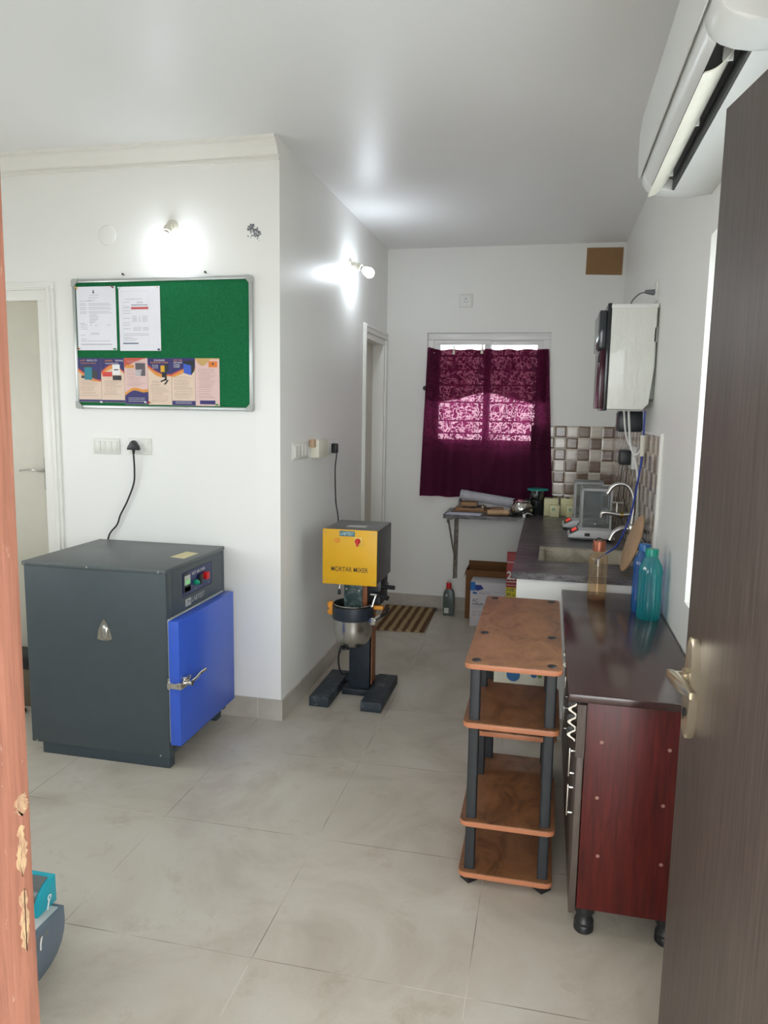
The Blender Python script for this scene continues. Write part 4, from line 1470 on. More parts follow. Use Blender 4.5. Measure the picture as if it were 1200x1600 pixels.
o = MB().lathe([(0, 0), (.016, .001), (.02, .006), (.02, .1), (.017, .112), (.02, .118), (.02, .15), (.012, .16), (0, .162)], (.345, 3.475, .821), (1, .18, .02), 20).build('wooden_dowel', plain('light_turned_wood', (196, 160, 122), .5, 0, .08))
tag(o, 'light turned wooden dowel lying right of the white papers', 'wooden dowel')
for (p, q, c, l) in (((.15, 3.6, .836), (.3, 3.66, .836), (40, 42, 60), 'dark blue pen on the tan wood sheet'), ((.17, 3.63, .836), (.24, 3.57, .836), (60, 56, 56), 'short grey pen crossing the dark blue pen')):
    o = MB().cyl(p, q, .0045, seg=10).cyl(q, tuple(Vector(q) + (Vector(q) - Vector(p)).normalized() * .012), .0045, .001, seg=10).build('pen', plain('pen_%d' % c[2], c, .4))
    tag(o, l, 'pen')
o = MB().lathe([(.012, 0), (.018, .004), (.018, .012), (.008, .016), (.008, .03), (0, .032)], (.3, 3.62, .8305), seg=16).build('steel_fitting', M_chrome)
tag(o, 'small shiny steel fitting on the wood sheets', 'metal fitting')
# bubble wrap roll
pr = NT('clear_bubble_wrap')
vo = pr.n('ShaderNodeTexVoronoi')
vo.inputs['Scale'].default_value = 140
pr.l(pr.obj(), vo.inputs['Vector'])
pr.set(lin((222, 222, 232)), .15, 0, .8)
pr.b.inputs['Alpha'].default_value = .62
pr.bump(vo.outputs['Distance'], .9, .006)
o = MB().lathe([(.02, 0), (.034, 0), (.036, .01), (.036, .42), (.034, .43), (.02, .43), (.02, 0)], (.13, 3.67, .924), (1, -.04, -.13), 28).build('bubble_wrap_roll', pr.m)
tag(o, 'roll of clear bubble wrap lying below the maroon curtain', 'plastic roll')
o = MB().box(.115, .128, 3.67, 3.78, .8305, .885, .003).build('foam_pad', plain('grey_blue_foam', (120, 116, 124), .7, 0, .2))
tag(o, 'grey padding block under the bubble wrap roll', 'padding')
# steel pot
pt = thing('steel_pot', 'small round shiny steel pot with black handle on the worktop', 'pot', (.583, 3.545, .8))
MB().lathe([(0, .003), (.045, .0), (.07, .012), (.08, .04), (.078, .07), (.06, .095), (.057, .1), (.062, .104)], (.583, 3.545, .8), seg=36).build('body', M_chrome, pt)
MB().lathe([(.064, .1), (.066, .106), (.05, .118), (.02, .125), (0, .126)], (.583, 3.545, .8), seg=36).build('lid', M_chrome, pt)
MB().tube([(.525, 3.49, .815), (.56, 3.462, .83), (.63, 3.47, .862), (.68, 3.49, .875)], .007, 8).build('handle', M_black, pt)
# power cord on the wing
o = MB().tube([(.5, 3.5, .8045), (.54, 3.45, .8045), (.6, 3.46, .8045), (.58, 3.443, .8045), (.52, 3.47, .8045), (.49, 3.56, .8045)], .004, 8).build('black_cable', M_black)
tag(o, 'black cable coiled in front of the steel pot', 'cable')
o = MB().box(.595, .615, 3.435, 3.455, .8, .825, .003).tube([(.605, 3.445, .82), (.63, 3.46, .83), (.66, 3.5, .815)], .003).build('white_clip', M_white)
tag(o, 'tiny white clip at the front edge of the worktop wing', 'clip')
# jar with teal plate
jr = thing('black_jar', 'dark jar with glass top under a teal disc', 'jar', (.683, 3.66, .8))
MB().lathe([(0, 0), (.048, 0), (.052, .006), (.052, .1), (.046, .108)], (.683, 3.66, .8), seg=32).build('body', plain('dark_jar', (34, 38, 40), .25), jr)
MB().lathe([(.046, .106), (.05, .115), (.05, .175), (.0, .176)], (.683, 3.66, .8), seg=32).build('glass_top', thin_glass('jar_glass', (150, 168, 164), .3), jr)
MB().cyl((.69, 3.655, .976), (.69, 3.655, .986), .075, seg=36).build('disc_lid', plain('teal_lid', (40, 150, 140), .4), jr)['label'] = 'flat teal disc lid'
# cream blocks
cb = thing('cream_block', 'cream plastic block, left of the pair beside the jar', 'plastic block', (.79, 3.62, .8), 'pair of cream blocks on the worktop')
MB().box(.738, .838, 3.6, 3.68, .8, .925, .004).build('tall_part', M_cream, cb)
MB().box(.778, .846, 3.54, 3.6, .8, .885, .004).build('front_part', M_cream, cb)
MB().cyl((.805, 3.537, .855), (.805, 3.541, .855), .012, seg=14).build('label_dot', plain('pale_green_dot', (150, 176, 150), .5), cb)
MB().box(.775, .8, 3.63, 3.65, .925, .933, .002).build('black_tab', M_black, cb)
cb2 = dup(cb, (.905, 3.64, .8), 'cream plastic block, right of the pair, nearer the glass scale')
# tray under blocks (pale glass tray)
o = MB().prism([(.7, 3.45), (.98, 3.45), (1.05, 3.76), (.62, 3.76)][0:4], 2, .8005, .803).build('glass_sheet', thin_glass('green_glass_sheet', (150, 170, 150), .5))
o.location.z -= .0
bpy.data.objects.remove(o)


# ---- analytical balances with glass draft shields
def balance(x, y, label):
    t = thing('laboratory_balance', label, 'weighing scale', (x, y, .8), 'laboratory balances on the worktop')
    prof = [(x - .125, .815), (x - .125, .828), (x - .062, .862), (x - .05, .866), (x + .115, .866), (x + .125, .855), (x + .135, .815)]
    MB().prism(prof, 1, y - .1, y + .1, .006).build('base', plain('pale_grey_plastic', (206, 206, 206), .35), t)
    MB().box(x - .11, x + .12, y - .09, y + .09, .8, .816, .003).build('foot_plate', M_black, t)
    # sloped display
    b = MB()
    a0, a1 = Vector((x - .12, 0, .8325)), Vector((x - .067, 0, .861))
    d = (a1 - a0)
    n = Vector((-d.z, 0, d.x)).normalized() * .002
    for (s0, s1, ya, yb) in ((.08, .95, y - .085, y + .085),):
        p, q = a0 + d * s0 + n, a0 + d * s1 + n
        b.face([(p.x, ya, p.z), (p.x, yb, p.z), (q.x, yb, q.z), (q.x, ya, q.z)])
    dsp = b.build('display_panel', plain('display_black', (48, 48, 52), .25), t, smooth=False)
    b = MB()
    for k in range(3):
        p, q = a0 + d * .35 + n * 2, a0 + d * .8 + n * 2
        yy = y - .04 + k * .028
        for (u0, u1, v0, v1) in ((0, .02, 0, .12), (0, .02, .44, .56), (0, .02, .88, 1), (0, .004, 0, 1), (.016, .02, 0, 1)):
            A, B = p + (q - p) * v0, p + (q - p) * v1
            b.face([(A.x, yy + u0, A.z), (A.x, yy + u1, A.z), (B.x, yy + u1, B.z), (B.x, yy + u0, B.z)])
    b.build('display_digits', emit_red, dsp, smooth=False)
    MB().cyl((x - .02, y - .1, .838), (x - .02, y - .1035, .838), .009, seg=14).box(x - .035, x - .005, y - .1028, y - .0995, .828, .846, .001).build('level_port', M_black, t)
    c0, c1, d0, d1, z0, z1 = x - .055, x + .105, y - .09, y + .09, .866, 1.105
    f = MB()
    for (px, py) in ((c0, d0), (c1, d0), (c0, d1), (c1, d1)):
        f.box(px - .006, px + .006, py - .006, py + .006, z0, z1, .002)
    f.box(c0 - .008, c1 + .008, d0 - .008, d1 + .008, z0 - .002, z0 + .012, .002)
    for py in (d0, d1):
        f.box(c0, c1, py - .006, py + .006, z1 - .014, z1)
    for px in (c0, c1):
        f.box(px - .006, px + .006, d0, d1, z1 - .014, z1)
    f.build('shield_frame', plain('shield_grey', (178, 178, 178), .35), t)
    gl = MB()
    gl.box(c0 + .006, c1 - .006, d0 - .001, d0 + .001, z0 + .012, z1 - .014).box(c0 + .006, c1 - .006, d1 - .001, d1 + .001, z0 + .012, z1 - .014)
    gl.box(c0 - .001, c0 + .001, d0 + .006, d1 - .006, z0 + .012, z1 - .014).box(c1 - .001, c1 + .001, d0 + .006, d1 - .006, z0 + .012, z1 - .014)
    gl.box(c0, c1, d0, d1, z1 - .002, z1 + .001)
    gl.build('shield_glass', M_sglass, t)
    MB().cyl((x + .025, y, z0 + .01), (x + .025, y, z0 + .03), .01).cyl((x + .025, y, z0 + .03), (x + .025, y, z0 + .034), .062, seg=32).build('weighing_pan', M_steel, t)
    return t


emit_red = emit('red_digits', (255, 60, 50), 1.5)
M_sglass = thin_glass('shield_glass', (240, 243, 243), .06, .08, .1, .12)
balance(1.01, 2.69, 'grey laboratory balance with glass shield, nearer the sink')
balance(.985, 3.08, 'grey laboratory balance half hidden behind the nearer one')

# ---- taps
fc = thing('swan_neck_tap', 'steel swan neck wall tap above the sink', 'tap', (1.2, 2.1, .93))
MB().tube([(1.175, 2.1, .965), (1.18, 2.1, 1.05), (1.176, 2.1, 1.12), (1.15, 2.1, 1.17), (1.112, 2.1, 1.183), (1.075, 2.1, 1.168), (1.05, 2.1, 1.13)], .0115, 14).build('spout', M_steel, fc)
MB().cyl((1.21, 2.06, .965), (1.16, 2.06, .965), .017).cyl((1.21, 2.14, .965), (1.16, 2.14, .965), .017).box(1.155, 1.185, 2.03, 2.17, .945, .985, .008).build('body', M_steel, fc)
MB().tube([(1.165, 2.07, .96), (1.13, 2.065, .962), (1.09, 2.06, .94), (1.07, 2.055, .9)], lambda t: .016 - .004 * t, 14).build('lower_spout', M_steel, fc)
f2 = thing('pillar_tap', 'small steel tap behind the swan neck tap', 'tap', (1.2, 2.42, .99))
MB().tube([(1.205, 2.42, .99), (1.15, 2.42, .985), (1.09, 2.42, .992), (1.055, 2.42, .99), (1.05, 2.42, .965)], lambda t: .014 - .003 * t, 12).build('spout', M_steel, f2)
MB().cyl((1.13, 2.42, .99), (1.13, 2.42, 1.05), .008).cyl((1.1, 2.42, 1.05), (1.16, 2.42, 1.05), .006).build('handle', M_steel, f2)
MB().cyl((1.15, 2.42, .985), (1.165, 2.42, .985), .017).build('collar', plain('brass', (180, 150, 80), .3, 1), f2)

# ---- blue hose from purifier to the sink
o = MB().tube([(1.19, 1.985, 1.545), (1.192, 1.985, 1.44), (1.192, 1.985, 1.33), (1.18, 2.0, 1.2), (1.165, 2.04, 1.05), (1.13, 2.05, .93), (1.1, 2.08, .86), (1.03, 2.1, .8), (1.0, 2.12, .74)], .0045, 8).build('blue_hose', plain('blue_hose', (34, 62, 160), .35))
tag(o, 'thin blue hose hanging into the sink', 'hose')
o = MB().tube([(1.13, 2.12, 1.548), (1.14, 2.12, 1.45), (1.15, 2.12, 1.38), (1.17, 2.1, 1.33), (1.195, 2.07, 1.36), (1.2, 2.05, 1.45), (1.195, 2.04, 1.545)], .006, 8).tube([(1.11, 2.14, 1.545), (1.13, 2.15, 1.42), (1.18, 2.15, 1.3), (1.2, 2.14, 1.15), (1.2, 2.14, .99)], .005, 8).build('white_tubing', M_white)
tag(o, 'white tubes looping down from the water purifier', 'tubing')
o = MB().cyl((1.192, 1.985, 1.33), (1.192, 1.985, 1.43), .012, .014).build('hose_filter', M_offw)
tag(o, 'white inline filter on top of the blue hose', 'filter')

# ---- round wooden board leaning on the tiles
t = Matrix.Translation((1.15, 1.8, .934)) @ Matrix.Rotation(math.radians(2), 4, 'Z') @ Matrix.Rotation(math.radians(17), 4, 'Y')
o = MB().lathe([(0, -.006), (.132, -.006), (.138, -.003), (.138, .003), (.132, .006), (0, .006)], (0, 0, 0), (1, 0, 0), 48).xf(t).build('round_board', plain('pale_tan_board', (186, 152, 118), .5, 0, .08))
tag(o, 'round tan wooden board leaning on the tiles beside the sink', 'chopping board')

# ---- water purifier
wp = thing('water_purifier', 'white film wrapped water purifier on the right wall', 'water purifier', (1.22, 2.1, 1.55))
fw = NT('crinkled_film_over_white')
ff = fw.noise(fw.obj((3, 3, 1)), 9, 5, .6, 1.2)
fw.set(lin((232, 233, 226)), .38, 0, .4)
fw.set(Coat_Weight=.35, Coat_Roughness=.04)
fw.bump(ff, .55, .012)
PY0, PY1 = 1.9, 2.3
MB().prism([(1.008, 1.552), (1.17, 1.552), (1.195, 1.58), (1.205, 1.7), (1.21, 1.75), (1.21, 2.02), (1.008, 2.03)], 1, PY0, PY1, .004).build('tank_body', fw.m, wp)
MB().box(1.006, 1.213, PY0 - .004, PY1, 2.015, 2.034, .003).build('top_cap', M_white, wp)
MB().box(1.2, 1.22, 1.93, 2.27, 1.6, 2.0, .003).box(1.2, 1.22, PY0 - .0, 1.93, 1.86, 1.93, .003).build('back_plate', plain('grey_back', (150, 152, 148), .5), wp)
MB().box(.99, 1.009, PY0 + .0, PY1, 1.545, 2.04, .003).build('front_panel', plain('glossy_black_front', (36, 38, 42), .15), wp)
MB().box(.966, .991, PY0 + .03, PY1 - .03, 1.555, 1.83, .004).build('lower_panel', plain('maroon_gloss_front', (70, 26, 40), .2), wp)
MB().box(.955, .99, PY0 + .015, PY1 - .02, 1.835, 2.01, .006).build('upper_module', plain('dark_smoked_plastic', (52, 58, 62), .12), wp)
MB().tube([(.975, 1.95, 1.835), (.965, 1.945, 1.81), (.962, 1.945, 1.79), (.962, 1.945, 1.77)], .004).cyl((.955, 1.95, 1.836), (.99, 1.95, 1.836), .01).build('tap', M_black, wp)
pc = MB().tube([(1.1, 2.05, 2.034), (1.11, 2.05, 2.07), (1.14, 2.05, 2.1), (1.17, 2.06, 2.11), (1.2, 2.06, 2.108)], .0035, 8).build('power_cord', plain('grey_cord', (110, 112, 114), .4), wp)
MB().cyl((1.165, 2.06, 2.112), (1.208, 2.06, 2.108), .008, .015).build('plug', plain('grey_cord', (110, 112, 114)), pc)
plate_x('white socket on the right wall above the water purifier', 2.0, 2.13, 2.06, 2.16, XR, -1, [], 'socket_plate')
o = MB().box(1.09, 1.22, 2.2, 2.34, 1.44, 1.545, .012).build('black_wall_box', plain('dark_slate_plastic', (40, 46, 50), .35))
tag(o, 'dark box on the wall directly below the water purifier', 'wall box')
o = MB().box(1.19, 1.22, 2.4, 2.55, 1.235, 1.36, .003).build('tile_socket', M_white)
tag(o, 'white socket on the tiles holding a black adapter', 'socket')
ad = thing('power_adapter', 'black power adapter plugged in over the tiles', 'adapter', (1.17, 2.48, 1.25))
MB().box(1.13, 1.189, 2.44, 2.53, 1.255, 1.335, .006).build('body', M_black, ad)
MB().tube([(1.15, 2.47, 1.255), (1.148, 2.47, 1.2), (1.14, 2.48, 1.1), (1.14, 2.5, 1.0), (1.19, 2.52, .9), (1.195, 2.52, .84)], .0025, 6).tube([(1.175, 2.5, 1.255), (1.178, 2.5, 1.18), (1.17, 2.53, 1.08), (1.195, 2.54, .98), (1.2, 2.54, .86)], .0025, 6).build('cable', M_black, ad)
# cardboard patch near the ceiling
o = MB().prism([(.951, 2.506), (1.197, 2.497), (1.2, 2.683), (.953, 2.687)], 1, YB - .006, YB).build('cardboard_patch', plain('brown_vent_cover', (146, 112, 74), .8, 0, .05), smooth=False)
tag(o, 'brown cardboard sheet covering a vent near the ceiling', 'cardboard')

# ================================================================== CURTAIN
ct = NT('maroon_lace_curtain')
uv = ct.uv()
nv = ct.noise(uv, 9, 2, .5)
cmb = ct.n('ShaderNodeMix', data_type='RGBA')
cmb.inputs[0].default_value = .12
ct.l(uv, cmb.inputs[6])
nz = ct.n('ShaderNodeTexNoise')
nz.inputs['Scale'].default_value = 14
ct.l(uv, nz.inputs['Vector'])
ct.l(nz.outputs['Color'], cmb.inputs[7])
vo = ct.n('ShaderNodeTexVoronoi', feature='DISTANCE_TO_EDGE')
vo.inputs['Scale'].default_value = 27
ct.l(cmb.outputs[2], vo.inputs['Vector'])
vo2 = ct.n('ShaderNodeTexVoronoi', feature='DISTANCE_TO_EDGE')
vo2.inputs['Scale'].default_value = 15
ct.l(cmb.outputs[2], vo2.inputs['Vector'])
l1 = ct.math('LESS_THAN', vo.outputs['Distance'], .055)
l2 = ct.math('LESS_THAN', vo2.outputs['Distance'], .035)
lace = ct.math('MAXIMUM', l1, l2)
sxx = ct.n('ShaderNodeSeparateXYZ')
ct.l(uv, sxx.inputs[0])
band = ct.math('GREATER_THAN', sxx.outputs[1], 1.26)
lace = ct.math('MULTIPLY', lace, band)
df = ct.n('ShaderNodeBsdfDiffuse')
df.inputs[0].default_value = (*lin((80, 36, 58)), 1)
tl = ct.n('ShaderNodeBsdfTranslucent')
tl.inputs[0].default_value = (*lin((142, 48, 92)), 1)
m1 = ct.n('ShaderNodeMixShader')
m1.inputs[0].default_value = .36
ct.l(df.outputs[0], m1.inputs[1])
ct.l(tl.outputs[0], m1.inputs[2])
tr = ct.n('ShaderNodeBsdfTransparent')
tr.inputs[0].default_value = (.3, .17, .2, 1)
m2 = ct.n('ShaderNodeMixShader')
ct.l(ct.math('ADD', ct.math('MULTIPLY', lace, .5), .006), m2.inputs[0])
ct.l(m1.outputs[0], m2.inputs[1])
ct.l(tr.outputs[0], m2.inputs[2])
ct.l(m2.outputs[0], ct.out.inputs[0])
M_curt = ct.m


def curtain_mesh(zb_fn, ztop, yoff, xl0, xl1, xr0, xr1, nx=150, nz=60, amp=1.0):
    b = MB()
    G = []
    for j in range(nz + 1):
        row = []
        s = j / nz
        for i in range(nx + 1):
            u = i / nx
            zt = ztop + .004 * math.sin(u * 40) + (.012 if u < .03 else 0)
            zb = zb_fn(u)
            z = zt + (zb - zt) * s
            q = (1.985 - z) / 1.1
            x = (xl0 + (xl1 - xl0) * q) * (1 - u) + (xr0 + (xr1 - xr0) * q) * u
            ph = u * 30 + q * 1.4 * math.sin(u * 5)
            f = .007 * math.sin(ph) + .005 * math.sin(u * 57 + 1.3 * q) * (1 - .4 * q)
            # broad diagonal fold from the upper right and the heavy left gather
            dgl = u - (.86 - .42 * q)
            f += .016 * math.exp(-(dgl / .05) ** 2) * min(1, q * 1.5 + .15)
            f += .009 * math.exp(-((u - .93 + .02 * q) / .045) ** 2)
            f += .016 * math.exp(-((u - .06 - .02 * q) / .04) ** 2)
            f += .012 * math.exp(-((u - .3 - .12 * q) / .03) ** 2) * q
            row.append(b.bm.verts.new((x, yoff - f * amp, z)))
        G.append(row)
    for j in range(nz):
        for i in range(nx):
            b.bm.faces.new([G[j][i], G[j][i + 1], G[j + 1][i + 1], G[j + 1][i]])
    return b


cu = thing('curtain', 'maroon lace curtain hung over the back window', 'curtain', (.3, YB - .04, .88))
curtain_mesh(lambda u: .885 + .003 * math.sin(u * 20) + .01 * u, 1.985, YB - .03, -.163, -.2, .722, .795, amp=1.9).build('cloth', M_curt, cu)
curtain_mesh(lambda u: 1.60 + .07 * math.exp(-((u - .5) / .22) ** 2), 1.983, YB - .022, -.15, -.16, .715, .715, 80, 20, .5).build('dimming_flap', M_curt, cu)  # extra cloth layer added behind to dim the upper curtain
for (x, z, l) in ((-.112, 1.985, 'white clip at the left end of the curtain top'), (.038, 1.98, 'white clip second from left on the curtain top'), (.245, 1.985, 'white clip at the middle of the curtain top')):
    o = MB().lathe([(.005, .03), (.006, .01), (.011, -.03), (.009, -.034), (0, -.035)], (x, YB - .06, z), (0.05, 0, 1), 12).build('curtain_clip', M_offw)
    tag(o, l, 'clip', 'white clips along the curtain top')
o = MB().cyl((-.178, YB, 1.7), (-.178, YB - .02, 1.7), .012).cyl((-.178, YB - .018, 1.7), (-.178, YB - .022, 1.7), .017).build('curtain_hook', M_black)
tag(o, 'small black knob at the left edge of the window', 'hook')

# ================================================================== AIR CONDITIONER
ac = thing('air_conditioner', 'white split air conditioner with open flap on the right wall', 'air conditioner', (1.22, .3, 2.22))
M_ac = paint('white_ac_plastic', (224, 226, 224), .28, .55)
AY0, AY1 = -.24, .885
outer = [(1.22, 2.232), (1.15, 2.222), (1.094, 2.224)]
notch = [(1.094, 2.262), (1.06, 2.275), (1.03, 2.275), (1.028, 2.242)]
frontp = [(1.018, 2.25), (1.006, 2.27), (.998, 2.31), (.994, 2.36), (.994, 2.42), (1.0, 2.47), (1.015, 2.5), (1.045, 2.523), (1.09, 2.532), (1.22, 2.535)]
full = outer + [(1.06, 2.228), (1.035, 2.238)] + frontp
b = MB()
b.prism(outer + notch + frontp, 1, -.12, .8)
b.build('casing_middle', M_ac, ac)
b = MB()
b.prism(full, 1, .8, AY1, .006)
b.build('end_cap', M_ac, ac)
b = MB()
b.prism(full, 1, AY0, -.12, .006)
b.build('end_cap', M_ac, ac)
MB().prism([(1.0925, 2.2265), (1.0925, 2.2605), (1.06, 2.2735), (1.031, 2.2735), (1.0295, 2.243), (1.033, 2.243), (1.035, 2.27), (1.06, 2.27), (1.0885, 2.2575), (1.0885, 2.2265)], 1, -.118, .798).build('outlet', plain('dark_outlet', (30, 33, 38), .4), ac)
b = MB()
n = 8
A, B = [], []
for i in range(n + 1):
    s = i / n
    x = 1.072 - .058 * s
    z = 2.252 - .048 * s - .012 * math.sin(s * math.pi)
    A.append((x, z))
    B.append((x + .003, z + .004))
b.prism(A + B[::-1], 1, -.085, .785)
b.build('louver_flap', plain('warm_white_flap', (226, 222, 208), .35), ac)
for y in (-.05, .3, .7):
    MB().box(1.055, 1.075, y - .003, y + .003, 2.24, 2.265).build('flap_arm', M_ac, ac)
MB().prism([(.9965, 2.2835), (.9935, 2.2835), (.9905, 2.31), (.9895, 2.36), (.9895, 2.42), (.9955, 2.474), (1.012, 2.506), (1.02, 2.512), (1.02, 2.505), (.998, 2.47), (.9925, 2.42), (.9925, 2.36)], 1, AY0 + .012, AY1 - .012).build('front_cover', M_ac, ac)
MB().box(1.215, 1.2185, AY1 - .05, AY1 + .005, 2.236, 2.5).build('mounting_plate', M_black, ac)

# ================================================================== CABINET
cb = thing('wooden_cabinet', 'dark mahogany low cabinet with overhanging top', 'cabinet', (1.04, .92, 0))
MB().box(.834, 1.212, .283, 1.545, .728, .752, .004).build('top_board', M_cabtop, cb)
MB().box(.888, 1.205, .31, .328, .088, .728, .001).build('side_panel', M_cabside, cb)
MB().box(.888, 1.205, 1.5, 1.518, .088, .728, .001).build('side_panel', M_cabside, cb)
MB().box(.888, 1.205, .328, 1.5, .088, .106).box(1.195, 1.205, .328, 1.5, .106, .728).box(.888, 1.195, .9, .915, .106, .728).build('carcass', M_cabdoor, cb)
for (a, b_) in ((.302, .905), (.911, 1.524)):
    dd = MB().box(.866, .885, a, b_, .075, .56, .002).build('door', M_cabdoor, cb)
    ym = a + .09
    for (h0, h1) in ((.455, .545), (.33, .43)):
        MB().cyl((.867, ym, h0 + .01), (.853, ym, h0 + .01), .004, seg=8).cyl((.867, ym, h1 - .01), (.853, ym, h1 - .01), .004, seg=8).box(.848, .854, ym - .006, ym + .006, h0, h1, .002).build('door_handle', M_chrome, dd)
    dw = MB().box(.866, .885, a, b_, .566, .716, .002).build('drawer', M_cabdoor, cb)
    ym = a + .05
    hq = MB()
    n = 24
    P0, P1 = [], []
    for k in range(n + 1):
        z = .592 + .115 * k / n
        x = .852 + .011 * math.cos(k / n * math.pi * 6)
        P0.append((x - .0045, z))
        P1.append((x + .0045, z))
    hq.prism(P0 + P1[::-1], 1, ym - .02, ym + .02)
    hq.build('drawer_handle', M_chrome, dw)['label'] = 'wavy chrome handle'
MB().box(.862, .886, .3, .306, .56, .716).build('edge_strip', M_cabdoor, cb)
for (x, y) in ((.915, .345), (1.145, .345), (.915, 1.48), (1.145, 1.48)):
    MB().lathe([(0, 0), (.026, 0), (.029, .004), (.029, .02), (.027, .024), (.029, .028), (.028, .036), (.024, .042), (.024, .058), (.03, .064), (.03, .088)], (x, y, 0), seg=28).build('leg', M_black, cb)
b = MB()
for (x, z) in ((.933, .608), (1.115, .606), (.929, .44), (1.108, .44), (.94, .262), (1.114, .262)):
    b.lathe([(.0045, 0), (.0055, .0015), (.003, .002), (0, .0012)], (x, .31, z), (0, -1, 0), 12)
b.build('screw', plain('pale_screw', (150, 110, 100), .4), cb)

# ---- bottles on the cabinet
am = thing('glass_bottle', 'amber clear bottle with copper cap on the cabinet', 'bottle', (.976, 1.42, .752))
MB().lathe([(0, .006), (.03, .004), (.037, .0), (.039, .006), (.039, .17), (.036, .186), (.024, .2), (.0225, .205), (.0225, .215)], (.976, 1.42, .752), seg=40).build('body', thin_glass('amber_glass', (248, 230, 202), .12, .03, .08, .3), am)
MB().lathe([(.0, .004), (.03, .004), (.037, .008), (.0, .008)], (.976, 1.42, .752), seg=40).build('base_ring', thin_glass('amber_base', (226, 180, 140), .2, .03, .1, .2), am)
MB().lathe([(.0225, .205), (.0265, .206), (.0268, .245), (.025, .25), (0, .25)], (.976, 1.42, .752), seg=40).build('cap', plain('copper_cap', (150, 84, 60), .3, .4), am)
MB().tube([(.96, 1.42, 1.003), (.972, 1.41, 1.013), (.99, 1.41, 1.006), (.995, 1.42, 1.0)], .003, 8).build('carry_loop', M_black, am)


def plastic_bottle(x, y, c1, capc, label, ribs, r, h):
    t = thing('plastic_bottle', label, 'bottle', (x, y, .752), 'plastic bottles on the cabinet')
    rm = (lambda a, z: 1 + .05 * (math.cos(a * 15) if z < h * .72 else 0)) if ribs else (lambda a, z: 1 + .02 * math.cos(a * 5))
    p = [(0, .004), (r * .8, .003), (r * .95, 0), (r, .01), (r * 1.0, h * .35), (r * (.97), h * .6), (r * 1.02, h * .66), (r, h * .72), (r * .9, h * .78), (r * .62, h * .86), (r * .5, h * .89), (r * .48, h * .93)]
    MB().lathe(p, (x, y, .752), seg=90, rmod=rm).build('body', thin_glass(label[:12].replace(' ', '_'), c1, .2, .06, .3, .3), t)
    MB().lathe([(r * .48, h * .9), (r * .56, h * .9), (r * .57, h * .985), (r * .53, h), (0, h)], (x, y, .752), seg=40, rmod=lambda a, z: 1 + .02 * math.cos(a * 24)).build('cap', plain('cap_%d' % capc[1], capc, .3), t)
    return t


pb = plastic_bottle(1.152, 1.16, (50, 212, 216), (16, 150, 130), 'ribbed teal green plastic bottle at the front by the wall', True, .042, .272)
plastic_bottle(1.138, 1.262, (50, 160, 236), (24, 96, 160), 'blue plastic bottle behind the teal green one', False, .04, .272)

# ================================================================== RACK
rk = thing('shelf_rack', 'orange brown stepped shelf rack with black tube legs', 'shelf rack', (.68, .9, 0))


def rrect(x0, x1, y0, y1, r, n=6):
    pts = []
    for (cx, cy, a0) in ((x1 - r, y1 - r, 0), (x0 + r, y1 - r, 90), (x0 + r, y0 + r, 180), (x1 - r, y0 + r, 270)):
        for k in range(n + 1):
            a = math.radians(a0 + 90 * k / n)
            pts.append((cx + r * math.cos(a), cy + r * math.sin(a)))
    return pts


SX0, SX1 = .522, .822
for (ya, yb, zt) in ((.47, 1.345, .75), (.47, .845, .556), (.765, 1.345, .4), (.47, .845, .222), (.47, 1.345, .044)):
    so = MB().prism(rrect(SX0, SX1, ya, yb, .022), 2, zt - .003, zt).build('shelf', M_rack, rk)
    MB().prism(rrect(SX0 - .0008, SX1 + .0008, ya - .0008, yb + .0008, .022), 2, zt - .019, zt - .003, .003).build('edge_band', M_rackedge, so)
LX = (.556, .79)
hexa = lambda x, y, r: [(x + r * math.cos(math.radians(a)), y + r * math.sin(math.radians(a))) for a in (0, 90, 180, 270)]


def leg(x, y, z0, z1):
    MB().prism(rrect(x - .0165, x + .0165, y - .0165, y + .0165, .005, 3), 2, z0, z1).build('leg', M_blackm, rk)


for x in LX:
    for (y, spans) in ((.505, ((.044, .203), (.222, .537), (.556, .731))), (.805, ((.044, .203), (.222, .381), (.4, .537), (.556, .731))), (1.31, ((.044, .381), (.4, .731)))):
        for (a, b_) in spans:
            leg(x, y, a, b_)
        MB().prism(hexa(x, y, .03), 2, 0, .025, .001).build('foot', M_black, rk)
        MB().lathe([(0, .0035), (.012, .003), (.0145, .001), (.015, 0)], (x, y, .75), seg=20).build('cap_plug', M_black, rk)
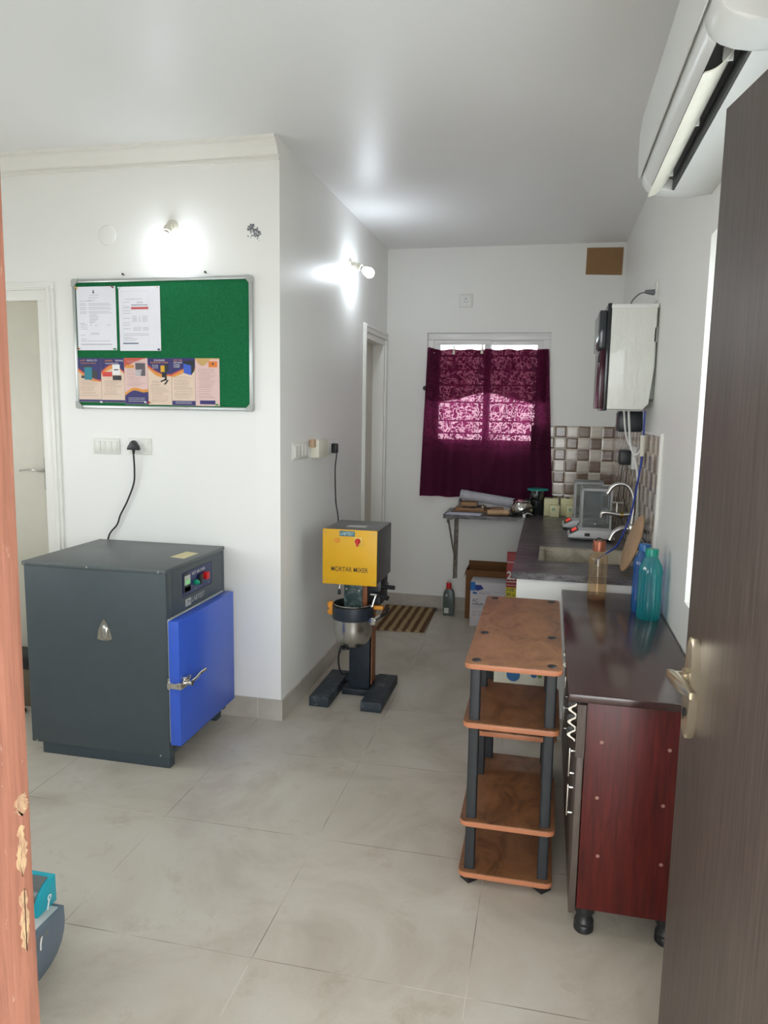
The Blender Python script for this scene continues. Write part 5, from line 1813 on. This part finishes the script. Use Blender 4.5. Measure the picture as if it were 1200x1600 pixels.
# patterned carton glimpsed on the rear shelf
gb = thing('patterned_carton', 'white carton with coloured shapes under the rack top', 'carton', (.69, 1.2, .4))
MB().box(.575, .775, 1.12, 1.28, .4, .56, .003).build('body', plain('pale_carton', (206, 204, 186), .5), gb)
b = MB()
b.prism([(.6, .5), (.607, .53), (.602, .556), (.625, .556), (.63, .53), (.635, .505)], 1, 1.1185, 1.121)
b.build('red_shape', plain('shape_red', (206, 70, 44), .5), gb)
b = MB()
for (cx, cz, r) in ((.652, .49, .027), (.733, .498, .013)):
    b.prism([(cx + r * math.cos(k * .4488), cz + r * 1.0 * math.sin(k * .4488)) for k in range(14)], 1, 1.118, 1.121)
b.build('blue_shape', plain('shape_blue', (40, 100, 150), .5), gb)
b = MB()
b.prism([(.756 + .009 * math.cos(k * .4488), .497 + .012 * math.sin(k * .4488)) for k in range(14)], 1, 1.118, 1.121)
b.build('green_shape', plain('shape_green', (90, 140, 60), .5), gb)

# ================================================================== MACHINE AT LOWER LEFT
fm = thing('teal_grey_machine', 'grey round bottomed machine with teal display box, lower left', 'machine', (-.66, -.25, 0))
M_slate = plain('slate_grey_metal', (96, 108, 120), .4)
pr_ = [(-.42, .14), (-.42, .02), (-.4, 0), (-.2, 0), (-.165, .006), (-.135, .02), (-.113, .042), (-.1, .07), (-.097, .1), (-.098, .14)]
MB().prism(pr_, 0, -.86, -.52, .002).build('body', M_slate, fm)
MB().prism([(-.85, -.4), (-.53, -.4), (-.53, -.11), (-.85, -.11)], 2, .139, .1415).build('top_tray', plain('pale_grey_tray', (196, 198, 196), .35), fm)
tb = MB().prism([(-.165, .142), (-.165, .178), (-.15, .2), (-.13, .214), (-.105, .221), (-.085, .221), (-.085, .142)], 0, -.75, -.553, .001).build('display_box', M_teal, fm)
MB().prism([(-.1665, .176), (-.1515, .201), (-.131, .2155), (-.106, .2225), (-.106, .224), (-.1315, .2172), (-.153, .2025), (-.1685, .1765)], 0, -.74, -.562).build('display_window', plain('smoky_window', (96, 100, 100), .12), tb)
MB().tube([(-.5505, -.118, .168), (-.549, -.135, .13), (-.517, -.2, .11), (-.516, -.205, .085)], .0022, 6).lathe([(.006, 0), (.0085, .0015), (.006, .003), (.006, 0)], (-.5525, -.116, .172), (1, 0, 0), 16).build('tie_string', M_white, fm)
text('stencil_lettering', 'LABTEST', (-.5195, -.33, .098), .17, .022, (0, 1, 0), Uz, plain('faded_stencil', (118, 112, 104), .5), fm)
